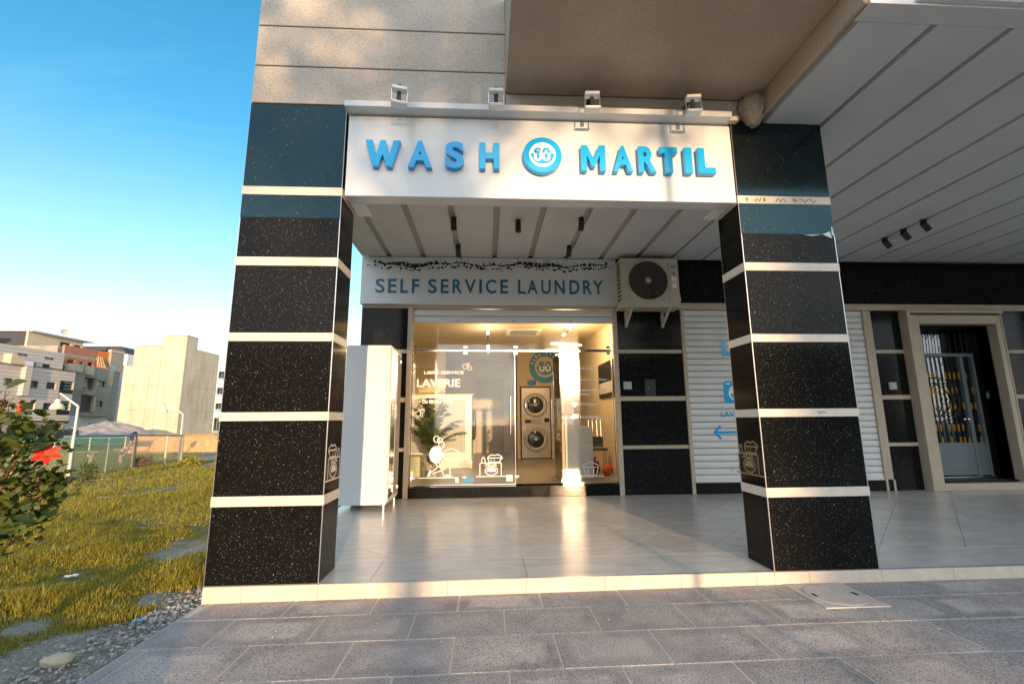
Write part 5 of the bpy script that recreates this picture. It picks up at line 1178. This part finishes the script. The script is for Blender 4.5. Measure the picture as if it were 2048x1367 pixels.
bud = MB().lathe((-0.632, -0.9, 1.36), [(0.0, -0.01), (0.010, 0.01), (0.012, 0.04), (0.006, 0.075), (0.0, 0.085)], 8).build('bud', 'flower_red', sh, smooth=True)
limb((-0.45, -0.92, 0.98), (-0.44, -0.9, 1.05), 0.006, 0.005, 2); limb((-0.66, -0.92, 1.26), (-0.632, -0.9, 1.355), 0.004, 0.004, 2)
for q in range(5): limb((-0.70, -0.92, 1.34), (-0.70+rs.uniform(-.04, .03), -0.9, 1.46+rs.uniform(-.02, .05)), 0.003, 0.002, 3)

# ================================================================== FENCE, LAMPS, FIELD FURNITURE
FP = [(-20.6, 17.6), (-14.3, 15.72), (-15.3, 20.4), (-15.18, 23.78)]
fn = emp('wire_fence', (-15, 18, -0.8), 'chain link fence on pale timber posts round the green pitch', 'fence')
HF = [1.58, 1.66, 1.58, 1.46]
for (x, y), h in zip(FP, HF): MB().tube((x, y, -0.85), (x-0.02, y, -0.8+h), 0.085, 10, 0.07).build('post', 'timber_post', fn)
for x, y, h in ((-15.0, 22.2, 1.45), (-17.3, 16.6, 1.5), (-14.85, 18.2, 1.5)): MB().tube((x, y, -0.85), (x, y, -0.8+h), 0.045, 8).build('post', 'galv_wire', fn)
for (a, ha), (b, hb) in zip(list(zip(FP, HF)), list(zip(FP, HF))[1:]):
    A = Vector((a[0], a[1], -0.8)); B = Vector((b[0], b[1], -0.8)); L_ = (B-A).length; d = (B-A)/L_
    MB().tube(A+Vector((0, 0, ha-0.03)), B+Vector((0, 0, hb-0.03)), 0.045, 8).build('top_rail', 'blue_pipe', fn)
    H_ = min(ha, hb)-0.06; mb = MB(); pitch = 0.14; n_ = int((L_+H_)/pitch)
    for i in range(n_):
        for sg in (1, -1):
            u0 = i*pitch-H_ if sg > 0 else i*pitch; pts = []
            ua, ub = u0, u0+sg*H_; za, zb = 0.0, H_
            lo, hi = 0.0, 1.0
            du = ub-ua
            for bound, s_ in ((0, 1), (L_, -1)):
                va, vb = s_*(ua-bound), s_*(ub-bound)
                if va < 0 and vb < 0: lo = 2
                elif va < 0: lo = max(lo, va/(va-vb))
                elif vb < 0: hi = min(hi, va/(va-vb))
            if lo >= hi: continue
            P0 = A+d*(ua+du*lo)+Vector((0, 0, za+(zb-za)*lo)); P1 = A+d*(ua+du*hi)+Vector((0, 0, za+(zb-za)*hi)); mb.tube(P0, P1, 0.006, 3)
    o = mb.build('chain_link', 'galv_wire', fn); o['kind'] = 'stuff'
def street_lamp(x, y, h, arm, label, dr=1):
    l = emp('lamp_post', (x, y, -0.8), label, 'lamp post', 'old white lamp posts at the field'); z0 = -0.8
    MB().tube((x, y, z0-0.05), (x-0.03, y, z0+h), 0.05, 10, 0.042).build('pole', 'lamp_pole', l, smooth=True)
    t = Vector((x-0.03-arm, y, z0+h+0.50*arm/0.74)); MB().tube((x-0.03, y, z0+h), t, 0.04, 10, 0.034).build('arm', 'lamp_pole', l, smooth=True)
    s_ = MB().lathe((t.x-0.04, y, t.z-0.62), [(0.235, 0.0), (0.225, 0.06), (0.19, 0.15), (0.12, 0.235), (0.085, 0.25)], 20).build('shade', 'lamp_cream', l, smooth=True)
    MB().lathe((t.x-0.04, y, t.z-0.37), [(0.085, 0.0), (0.10, 0.05), (0.085, 0.11), (0.04, 0.15), (0.0, 0.16)], 16).build('cap', 'lamp_pole', l, smooth=True)
    MB().tube((t.x-0.04, y, t.z-0.22), (t.x, y, t.z), 0.012, 6).build('hook', 'black_metal', l)
street_lamp(-14.16, 15.55, 2.81, 0.76, 'near white lamp post with bell shade, rising left of the mound')
street_lamp(-15.3, 23.78, 2.62, 1.06, 'far white lamp post with bell shade, in front of the bare concrete building')
def ftable(x, y, a, label):
    t = emp('field_table', (x, y, -0.8), label, 'table', 'small tables on the pitch'); 
    mb = MB(); c, s_ = math.cos(a), math.sin(a); vs_ = [(x+u*c-v*s_, y+u*s_+v*c, z) for z in (-0.10, -0.05) for u, v in ((-.55, -.3), (.55, -.3), (.55, .3), (-.55, .3))]
    mb.add(vs_, [(0, 3, 2, 1), (4, 5, 6, 7), (0, 1, 5, 4), (1, 2, 6, 5), (2, 3, 7, 6), (3, 0, 4, 7)]).build('top', 'table_top', t, bevel=0.01)
    MB().tube((x, y, -0.82), (x, y, -0.38), 0.10, 8, 0.08).build('leg', 'timber_post', t)
    for s2_ in (-1, 1): MB().tube((x, y, -0.40), (x+s2_*0.16, y, -0.105), 0.06, 6, 0.05).build('brace', 'timber_post', t)
ftable(-18.0, 21.26, 0, 'small table on a forked wooden leg behind the fence, nearer the lamp'); ftable(-18.15, 23.4, 0, 'small dark table behind the fence beside the leaning pole')
lp = emp('leaning_pole', (-18.6, 24.3, -0.8), 'leaning pole with a black bag on its top behind the fence', 'pole')
MB().tube((-18.75, 24.3, -0.82), (-18.25, 24.3, 0.62), 0.045, 8).build('stick', 'timber_post', lp)
bm = bmesh.new(); bmesh.ops.create_icosphere(bm, subdivisions=2, radius=1)
for v in bm.verts: n_ = 1+0.4*noise.noise(v.co*2); v.co = Vector((v.co.x*.2*n_, v.co.y*.15*n_, v.co.z*.26*n_))
me = bpy.data.meshes.new('black_bag'); bm.to_mesh(me); bm.free(); me.materials.append(MATS['black_bag']); link('black_bag', me, lp, Vector((-18.22, 24.25, 0.62))-wl(lp))
# pitch, bank, yard, mound
def sheet(name, m, pts, z, kind='structure'): return MB().add([(x, y, z) for x, y in pts], [tuple(range(len(pts)))]).build(name, m, kind=kind)
sheet('sports_pitch', 'pitch_grass', [(-15.6, 16.6), (-15.7, 27), (-21, 40), (-60, 48), (-60, 24)], -0.795)
sheet('gravel_yard', 'yard_gravel', [(-15.4, 24.2), (-7, 24.2), (-7, 34), (-21, 38)], -0.79)
def heap(name, m, cx, cy, rx, ry, h, seed, label=None, kind='structure', n=44):
    mb = MB(); vs_ = []
    for i in range(n+1):
        for j in range(n+1):
            u, v = i/n*2-1, j/n*2-1; r = math.hypot(u, v); f = max(0, 1-r**1.6)
            z = h*f*(0.85+0.18*noise.noise(Vector((u*2+seed, v*2, 0)))+0.14*noise.noise(Vector((u*7+seed, v*7, 1)))) + (0.12*noise.noise(Vector((u*16, v*16, seed))) if f > 0 else 0)
            vs_.append((cx+u*rx, cy+v*ry, -0.86+max(0, z)))
    mb.add(vs_, [(i*(n+1)+j, (i+1)*(n+1)+j, (i+1)*(n+1)+j+1, i*(n+1)+j+1) for i in range(n) for j in range(n)])
    return mb.build(name, m, smooth=True, kind=kind)
heap('earth_mound', 'rubble', -40.5, 50, 7.5, 4.0, 2.7, 5)
heap('earth_mound', 'rubble', -46.0, 50.6, 6.5, 3.0, 1.5, 8)
b_ = MB(); n = 60; vs_ = []
for i in range(n+1):
    x = -24+17*i/n
    for j, (yy, zz_) in enumerate(((0, -0.85), (0.5, -0.3), (1.0, 0.25), (1.5, 0.5), (4.5, 0.55), (5, -0.85))): vs_.append((x+0.25*noise.noise(Vector((i*.4, j*.8, 0))), 31.5+yy+0.3*noise.noise(Vector((i*.5, j, 3)))+0.15*(x+20), zz_+0.12*noise.noise(Vector((i*.7, j*.9, 7)))))
b_.add(vs_, [(i*6+j, (i+1)*6+j, (i+1)*6+j+1, i*6+j+1) for i in range(n) for j in range(5)]); b_.build('earth_bank', 'soil_bank', smooth=True, kind='structure')
wf = emp('green_screen_fence', (-27, 27, -0.8), 'low fence with a dark green screen at the back of the pitch', 'fence')
WA, WB_ = Vector((-36, 29.5, -0.8)), Vector((-21.8, 28.5, -0.8))
for i in range(7):
    p = WA.lerp(WB_, i/6); MB().tube(p, p+Vector((0, 0, 1.3)), 0.04, 8).build('post', 'galv_wire', wf)
dd = (WB_-WA).normalized(); nn = Vector((-dd.y, dd.x, 0))*0.015
for z0_, z1_, m_ in ((0.80, 1.18, 'green_screen'), (1.2, 1.26, 'blue_pipe')):
    vs_ = [p+nn*s_+Vector((0, 0, z)) for s_ in (-1, 1) for p, z in ((WA, z0_), (WB_, z0_), (WB_, z1_), (WA, z1_))]
    MB().add(vs_, [(0, 1, 2, 3), (7, 6, 5, 4), (0, 4, 5, 1), (3, 2, 6, 7), (1, 5, 6, 2), (0, 3, 7, 4)]).build('screen' if m_ == 'green_screen' else 'top_rail', m_, wf)
def bush(x, y, z, r, h, m, label, n=420, group=None, leaf=0.07):
    b = emp('dry_bush', (x, y, z), label, 'bush', group); mb = MB(); rb_ = random.Random(int(x*13+y*7))
    for i in range(n):
        a, q = rb_.uniform(0, 6.28), rb_.random()**0.5; zz_ = rb_.random(); rr_ = r*q*(1-0.5*zz_)*(0.8+0.4*noise.noise(Vector((a, zz_*3, x)))); p = Vector((x+rr_*math.cos(a), y+rr_*math.sin(a), z+h*zz_)); s_ = leaf*rb_.uniform(.6, 1.4)
        d = Vector((rb_.gauss(0, 1), rb_.gauss(0, 1), rb_.gauss(0, 1))).normalized(); o_ = d.orthogonal().normalized()
        mb.add([p, p+d*s_+o_*s_*.5, p+d*2*s_, p+d*s_-o_*s_*.5], [(0, 1, 2, 3)])
    mb.build('foliage', m, b)
    for q in range(5): a = q*1.3; MB().tube((x, y, z-0.05), (x+r*.4*math.cos(a), y+r*.4*math.sin(a), z+h*.7), 0.02*h, 5, 0.006).build('stem', 'stem_brown', b)
for i, (x, y, r, h, l) in enumerate(((-44.5, 42, 2.2, 1.9, 'grey dry bush below the tiled building, behind the flowering shrub'), (-41, 43.5, 2.0, 2.0, 'grey dry bush below the tiled building, at the middle of the row'), (-38.3, 43, 1.8, 1.7, 'grey dry bush below the tiled building, nearest the near lamp post'))): bush(x, y, -0.8, r, h, 'dry_bush', l, 900, 'dry bushes behind the pitch', 0.13)
bush(-11.9, 13.6, -0.79, 0.45, 0.75, 'shrub_leaf', 'small leafy bush at the foot of the near lamp post', 300, None, 0.05)
bush(-15.0, 20.6, -0.8, 0.7, 0.45, 'stem_brown', 'low reddish dry bush at the foot of the fence post', 300, None, 0.05)
bush(-12.7, 20.6, -0.79, 0.8, 0.35, 'grass_blade', 'low tuft of weeds between fence and pillar', 300, None, 0.07)

# ================================================================== FAR BUILDINGS (faces turned to +X, ends turned to the street)
def win_x(parent, X, y0, y1, z0, z1, style='plain'):
    """window in a wall whose face is at X (normal +X): frame and pane set back in the opening"""
    f = MB().box(X-0.30, X-0.22, y0, y0+0.09, z0, z1).box(X-0.30, X-0.22, y1-0.09, y1, z0, z1).box(X-0.30, X-0.22, y0+0.09, y1-0.09, z1-0.09, z1).box(X-0.30, X-0.22, y0+0.09, y1-0.09, z0, z0+0.09).box(X-0.30, X-0.23, (y0+y1)/2-0.035, (y0+y1)/2+0.035, z0+0.09, z1-0.09).build('window', 'win_frame', parent)
    MB().box(X-0.28, X-0.26, y0+0.09, y1-0.09, z0+0.09, z1-0.09).build('pane', 'far_pane', f)
    if style == 'curtain': MB().box(X-0.255, X-0.245, y0+0.12, (y0+y1)/2, z0+0.1, z1-0.1).build('curtain', 'curtain', f)
    if style == 'shutter': MB().box(X-0.255, X-0.24, y0+0.09, y1-0.09, z0+0.35*(z1-z0), z1-0.09).build('blind', 'win_frame', f)
tb = emp('tiled_apartment_block', (-56, 52, -0.8), 'long apartment block clad in pale lilac tiles with dark balconies at the left edge', 'building')
X = -52
wins = [(50.40, 51.5, 5.68, 6.5), (53.26, 54.5, 5.6, 6.48), (55.5, 56.75, 5.63, 6.48), (50.42, 51.5, 3.2, 3.95), (53.2, 54.5, 3.08, 3.93), (55.5, 56.7, 3.08, 3.93), (47.3, 48.4, 5.68, 6.5), (47.3, 48.4, 3.15, 3.95)]
for i, w in enumerate(wins): win_x(tb, X, *w, style=['curtain', 'curtain', 'shutter', 'curtain', 'plain', 'plain', 'plain', 'plain'][i])
logg = [(57.25, 59.2, 5.2, 6.80), (57.35, 59.2, 2.5, 4.25)]
voxwall([38, 59.25], [1.78, 8.1], wins+logg, X-0.3, X, 'x').build('tiled_wall', 'tile_clad', tb)
MB().box(-68, X-0.31, 38, 59.2, 1.78, 8.05).build('core', 'tile_clad', tb); MB().box(X-0.3, X+0.12, 38, 59.3, 8.105, 8.17).build('parapet_cap', 'dark_roof', tb)
for a, b, c, d in logg:
    l_ = MB().box(X-0.29, X-0.25, a, b, c, d).build('balcony_glazing', 'dark_glass', tb)
    for z in (c+0.35*(d-c), c+0.6*(d-c), c+0.85*(d-c)): MB().box(X-0.06, X-0.02, a+0.7, b, z, z+0.05).build('rail', 'teal_wall', l_)
    MB().box(X-0.05, X+0.01, a, b, c, c+0.32*(d-c)).build('balcony_panel', 'black_metal', l_)
uw = [(49.6, 50.5, 8.25, 8.88), (53.95, 55.1, 8.19, 8.78), (55.85, 56.95, 8.19, 8.77)]
Xu = -53.2
for i, w in enumerate(uw): win_x(tb, Xu, *w, style=['curtain', 'plain', 'shutter'][i])
voxwall([38, 58.6], [8.05, 10.45], uw, Xu-0.3, Xu, 'x').build('upper_wall', 'tile_clad', tb); MB().box(-67, Xu-0.31, 38.1, 58.5, 8.05, 10.4).build('core', 'tile_clad', tb)
MB().prism([(51.1, 8.10), (51.15, 9.38), (52.75, 8.85), (52.75, 8.10)], Xu+0.002, X-0.31, 'x').build('stair_gable', 'render_tan', tb)
MB().box(Xu, X-0.3, 52.8, 53.8, 8.1, 8.75).build('terrace_wall', 'far_white', tb)
for yc_ in (46.8, 53.2, 56.55):
    m_ = MB(); m_.prism([(yc_-0.68, 9.52), (yc_-0.25, 9.68), (yc_-0.25, 9.36)], Xu+0.002, Xu+0.03, 'x').prism([(yc_+0.68, 9.52), (yc_+0.25, 9.68), (yc_+0.25, 9.36)], Xu+0.002, Xu+0.03, 'x')
    for q in (-0.14, 0, 0.14): m_.ring((Xu+0.02, yc_+q, 9.52), (1, 0, 0), 0.09, 0.025, 12, 4)
    m_.build('ornament', 'win_frame', tb)
sh_ = [(52.2, 54.2, -0.8, 1.3), (54.6, 56.6, -0.8, 1.3), (57, 59, -0.8, 1.3), (47, 49.5, -0.8, 1.3)]
voxwall([38, 59.2], [-0.9, 1.775], sh_, X-0.8, X-0.4, 'x').build('ground_floor_wall', 'opp_wall', tb)
for a, b, c, d in sh_: MB().box(X-0.75, X-0.7, a, b, c, d).build('shop_door', 'black_metal', tb)
MB().box(X-0.02, X+0.5, 50.4, 52.1, 8.12, 8.18).build('canopy', 'render_tan', tb)
MB().box(X+0.002, X+0.55, 52.15, 52.9, 4.6, 8.09).build('pilaster', 'tile_clad', tb)
rb_ = emp('rooftop_house', (-60, 60, 10.4), 'tan rooftop house with a flat slab roof behind the tiled block', 'building')
Xr = -62.0
MB().box(-72, -61.6, 62.5, 74, 8.5, 12.05).build('parapet_wall', 'render_tan', rb_)
voxwall([62.6, 71.4], [12.06, 14.2], [(67.5, 69.4, 12.4, 13.6), (69.9, 71.2, 12.4, 13.5)], -62.3, -62.0, 'x').build('wall', 'render_tan', rb_)
MB().box(-72, -62.31, 62.7, 71.4, 12.06, 14.15).build('core', 'dark_roof', rb_); MB().box(-72.2, -61.3, 62.4, 72.8, 14.21, 14.4).build('roof_slab', 'far_white', rb_)
dsh = MB().lathe((0, 0, 0), [(0.0, 0.0), (0.25, 0.03), (0.5, 0.14)], 16); dsh.v = [(-61.6+x*0.5+z, 67.4+x, 15.0+y) for x, y, z in dsh.v]; dsh.build('satellite_dish', 'plastic_grey', rb_); MB().tube((-61.7, 67.4, 14.4), (-61.7, 67.4, 15), 0.04, 6).build('dish_post', 'plastic_grey', rb_)
wt = emp('white_rooftop_room', (-66, 52, 10), 'pale rooftop room with an overhanging slab at the left picture edge', 'building'); MB().box(-70, -64, 50, 56.5, 8, 13.3).build('wall', 'far_white', wt); MB().box(-70.5, -63.5, 49, 58.4, 13.301, 13.65).build('roof_slab', 'far_white', wt)
# grey unfinished building with brick top storey
gb = emp('grey_unfinished_block', (-60, 65, -0.8), 'unfinished grey cement block with red brick top storey and orange patch', 'building')
X = -55
gw = [(66.45, 68.0, 6.72, 7.63), (66.4, 68.05, 3.85, 4.68), (64.25, 66.2, 5.45, 7.9), (64.2, 66.25, 3.0, 5.3)]
voxwall([61.35, 69.25], [2.5, 9.45], gw, X-0.4, X, 'x').build('cement_wall', 'cement_grey', gb); MB().box(-66, X-1.6, 61.4, 69.2, 2.5, 9.2).build('core', 'cement_grey', gb)
win_x(gb, X, *gw[0], style='curtain'); win_x(gb, X, *gw[1], style='curtain')
MB().box(X-1.55, X-1.45, 64.25, 65.2, 5.6, 7.6).box(X-1.55, X-1.45, 64.2, 65.1, 3.05, 5.1).build('balcony_door', 'far_pane', gb)
MB().box(X-1.0, X-0.9, 65.25, 65.9, 5.5, 7.8).build('pale_column', 'render_tan', gb)
MB().box(X+0.002, X+0.7, 64.1, 65.6, 5.40, 6.06).build('balcony_front', 'cement_grey', gb); MB().box(X-0.6, X-0.2, 64.6, 65.3, 6.06, 6.55).build('barrel', 'brick_red', gb)
MB().box(X+0.002, X+0.9, 61.3, 62.75, 8.42, 9.5).build('bay', 'render_tan', gb); MB().box(X+0.002, X+0.5, 64.1, 65.1, 8.25, 9.48).build('bay', 'render_tan', gb)
MB().box(X+0.002, X+0.35, 65.9, 66.25, 3.1, 5.25).build('pier', 'render_tan', gb)
MB().box(X-0.25, X-0.05, 61.4, 69.2, -0.9, 2.495).build('ground_wall', 'far_white', gb); MB().box(X-0.3, X+0.8, 64.3, 69.4, 2.40, 2.494).build('slab', 'cement_grey', gb); MB().box(X-0.04, X-0.02, 66, 67.2, 1.2, 1.45).build('vent', 'black_metal', gb)
Xb = -55.9
bw = [(62.2, 63.4, 9.6, 10.25), (64.1, 64.85, 9.6, 10.07), (65.5, 66.4, 9.66, 10.2)]
voxwall([61.5, 66.98], [9.2, 12.1], bw, Xb-0.3, Xb, 'x').build('brick_wall', 'brick_red', gb); MB().box(Xb, Xb+0.03, 61.5, 66.98, 10.55, 10.95).build('ring_beam', 'cement_grey', gb)
for w in bw: MB().box(Xb-0.9, Xb-0.8, *w).build('room_back', 'far_pane', gb)
MB().box(-66, Xb-1.0, 61.6, 71, 9.2, 12.0).build('core', 'cement_grey', gb); MB().box(Xb-0.3, Xb+0.02, 66.99, 68.9, 9.2, 12.1).build('painted_wall', 'orange_paint', gb); MB().box(Xb+0.02, Xb+0.05, 66.99, 68.9, 10.6, 10.95).build('ring_beam', 'cement_grey', gb)
for q in range(6): MB().tube((Xb+0.9, 66.2+q*0.28, 9.4), (Xb+0.15, 66.7+q*0.17, 11.0+0.2*(q % 2)), 0.05, 5).build('pole', 'bamboo', gb)
MB().box(Xb-0.32, Xb+0.4, 68.92, 71.4, 9.2, 12.2).build('cement_wall', 'cement_grey', gb); MB().box(Xb+0.4, Xb+0.42, 68.9, 70.0, 9.4, 10.2).build('doorway', 'teal_wall', gb)
voxwall([69.26, 71.2], [-0.9, 9.15], [(69.3, 70.1, 6.65, 7.55), (69.3, 69.95, 3.76, 4.62)], X-0.9, X-0.6, 'x').build('recessed_wall', 'cement_grey', gb); win_x(gb, X-0.55, 69.3, 70.1, 6.65, 7.55); win_x(gb, X-0.55, 69.3, 69.95, 3.76, 4.62)
MB().box(Xb+0.0, Xb+0.5, 68.7, 71.2, 12.2, 12.55).build('laundry_pile', 'pink_scrap', gb)
bb = emp('pale_blue_house', (-62, 80, -0.8), 'pale blue house with a sloping roof glimpsed between the grey block and the concrete tower', 'building'); MB().box(-72, -60, 78, 84, -0.9, 13.2).build('wall', 'far_white', bb); MB().prism([(-72, 13.201), (-60, 13.201), (-61.5, 14.6), (-69, 14.6)], 78, 84).build('roof', 'dark_roof', bb)
# bare concrete party-wall building
cb = emp('bare_concrete_building', (-42, 62, -0.8), 'windowless cream concrete building with a taller stair tower, standing in the sun', 'building')
MB().box(-46.6, -45.5, 60, 68.5, -0.9, 9.0).build('side_wing', 'concrete_cream', cb); MB().box(-45.52, -41.95, 59.97, 68.6, -0.9, 11.73).build('main_block', 'concrete_cream', cb); MB().box(-41.93, -38.83, 60, 62.4, -0.9, 13.13).build('stair_tower', 'concrete_cream', cb)
MB().box(-41.9, -38.83, 62.41, 67.85, -0.9, 11.6).build('rear_block', 'concrete_cream', cb); MB().box(-42.0, -38.78, 59.95, 62.5, 13.131, 13.21).build('tower_cap', 'cement_grey', cb); MB().box(-45.6, -41.9, 59.92, 68.7, 11.731, 11.80).build('roof_cap', 'cement_grey', cb)
for zz_ in (3.1, 6.4, 8.9):
    MB().box(-45.5, -41.94, 59.955, 59.968, zz_, zz_+0.05).build('joint', 'cement_grey', cb); MB().box(-41.9, -38.84, 59.985, 59.998, zz_-0.3, zz_-0.26).build('joint', 'cement_grey', cb); MB().box(-38.828, -38.815, 62.5, 67.8, zz_-0.2, zz_-0.15).build('joint', 'cement_grey', cb)
for yy in (63.6, 65.7): MB().box(-38.828, -38.815, yy, yy+0.05, -0.8, 11.5).build('joint', 'cement_grey', cb)
for xx in (-45.0, -43.2): MB().box(xx, xx+0.05, 59.955, 59.968, -0.8, 8.9).build('joint', 'cement_grey', cb)
MB().path([(-44, 62, 11.8), (-44, 62, 12.7), (-42.4, 62, 12.7), (-42.4, 62, 11.8)], 0.03, 5).build('roof_rail', 'galv_wire', cb); MB().path([(-39.5, 66, 11.6), (-39.5, 66, 12.4), (-39.5, 67.3, 12.4), (-39.5, 67.3, 11.6)], 0.03, 5).build('roof_rail', 'galv_wire', cb)
rt = emp('distant_flats', (-53, 95, -0.8), 'distant pale flats with balconies peeping out beside the left pillar', 'building')
fl_ = [(-54.2, -51, 10.0, 12.0), (-54.2, -51, 6.7, 8.6), (-54.2, -51, 3.6, 5.4), (-54.2, -51, -0.8, 2.4)]
voxwall([-58, -50], [-0.9, 13.75], fl_, 95, 95.3, 'y').build('wall', 'far_white', rt); MB().box(-58, -50, 96.5, 100, -0.9, 13.7).build('core', 'cement_grey', rt)
for a, b, c, d in fl_: MB().box(a, b, 96.3, 96.45, c, d).build('glazing', 'far_pane', rt); MB().box(a, b, 95.05, 95.1, c, c+0.6).build('balcony_rail', 'teal_wall', rt)

# ================================================================== ACROSS THE STREET (seen only as reflections and shade)
def opp(name, x0, x1, y0, y1, h, label, floors, m='opp_wall'):
    e = emp(name, ((x0+x1)/2, y0, -0.1), label, 'building'); hs_ = []
    w = (x1-x0)/max(1, int((x1-x0)/3.2))
    for f in range(floors):
        x = x0+0.9
        while x+1.3 < x1: hs_.append((x, x+1.3, 1.0+f*3.1, 2.5+f*3.1)); x += w
    voxwall([x0, x1], [-0.1, h], hs_, y0, y0-0.3, 'y').build('wall', m, e); MB().box(x0, x1, y0-0.32, y1, -0.1, h-0.05).build('core', 'black_metal', e)
    for a, b, c, d in hs_: MB().box(a, b, y0-0.22, y0-0.2, c, d).build('window', 'far_pane', e)
opp('street_house', 15.95, 60, -50, -62, 10.5, 'long house across the street behind the viewer, to the right', 3)
opp('street_house', -70, -14.5, -50, -62, 10.5, 'long house across the street behind the viewer, to the left', 3)
def tree(x, y, h, crown_r, crown_z, n, label, tr=0.2, seed=1, leaf=0.12, flat=0.75):
    t = emp('street_tree', (x, y, -0.06), label, 'tree', 'trees across the street'); r_ = random.Random(seed)
    MB().path([(x, y, -0.1), (x+0.05, y, h*0.3), (x-0.04, y+0.05, crown_z)], lambda q: tr*(1-0.4*q), 8).build('trunk', 'trunk_bark', t, smooth=True)
    cl = []
    for i in range(24):
        a = r_.uniform(0, 6.28); q = r_.random()**0.5; c = Vector((x+crown_r*q*math.cos(a)*0.8, y+crown_r*q*math.sin(a)*0.8, crown_z+(h-crown_z)*r_.uniform(0.1, 0.95))); cl.append((c, crown_r*r_.uniform(0.22, 0.42)))
        MB().tube((x, y, crown_z*0.85), c, tr*0.35, 6, 0.03).build('limb', 'trunk_bark', t)
    mb = MB()
    for i in range(n):
        c, rr_ = r_.choice(cl); d = Vector((r_.gauss(0, 1), r_.gauss(0, 1), r_.gauss(0, 1)*flat)).normalized()*rr_*r_.random()**0.4; p = c+d; s_ = leaf*r_.uniform(.6, 1.5)
        u = Vector((r_.gauss(0, 1), r_.gauss(0, 1), r_.gauss(0, 1))).normalized(); o_ = u.orthogonal().normalized()
        mb.add([p, p+u*s_+o_*s_*.45, p+u*2*s_, p+u*s_-o_*s_*.45], [(0, 1, 2, 3)])
    mb.build('crown', 'tree_leaf', t)
tree(6.6, -28, 13.0, 4.8, 6.7, 13000, 'tall street tree straight behind the viewer, shading the fascia', 0.15, 3, 0.13)
tree(10.9, -30, 12.0, 3.0, 7.2, 8000, 'slimmer street tree behind the viewer, right of the tall one', 0.10, 8, 0.13)
tree(18.5, -32, 12.0, 3.6, 5.0, 5000, 'street tree behind the viewer on the right, thicker crown', 0.2, 5, 0.15)
sl_ = emp('street_light_pole', (5.55, -10, -0.06), 'slim dark street light behind the viewer', 'street light'); MB().tube((5.55, -10, -0.1), (5.55, -10, 5.2), 0.035, 10).build('pole', 'black_metal', sl_); MB().lathe((5.55, -10, 5.2), [(0.05, 0), (0.2, 0.15), (0.16, 0.4), (0.05, 0.5), (0, 0.7)], 14).build('lantern', 'lamp_cream', sl_)
box_ = emp('shade_blocker', (0.2, -4.6, 0), 'low concrete planter behind the viewer, unseen, added to shade the pavement edge', 'blocker')
MB().prism([(-1.5, -3.62), (0.70, -3.66), (1.05, -4.4), (-1.5, -4.4)], 0.0, 0.36, 'z').build('blocker_body', 'blocker_concrete', box_)  # unseen low block, added and shaped to cast the oblique shadow on the pavement
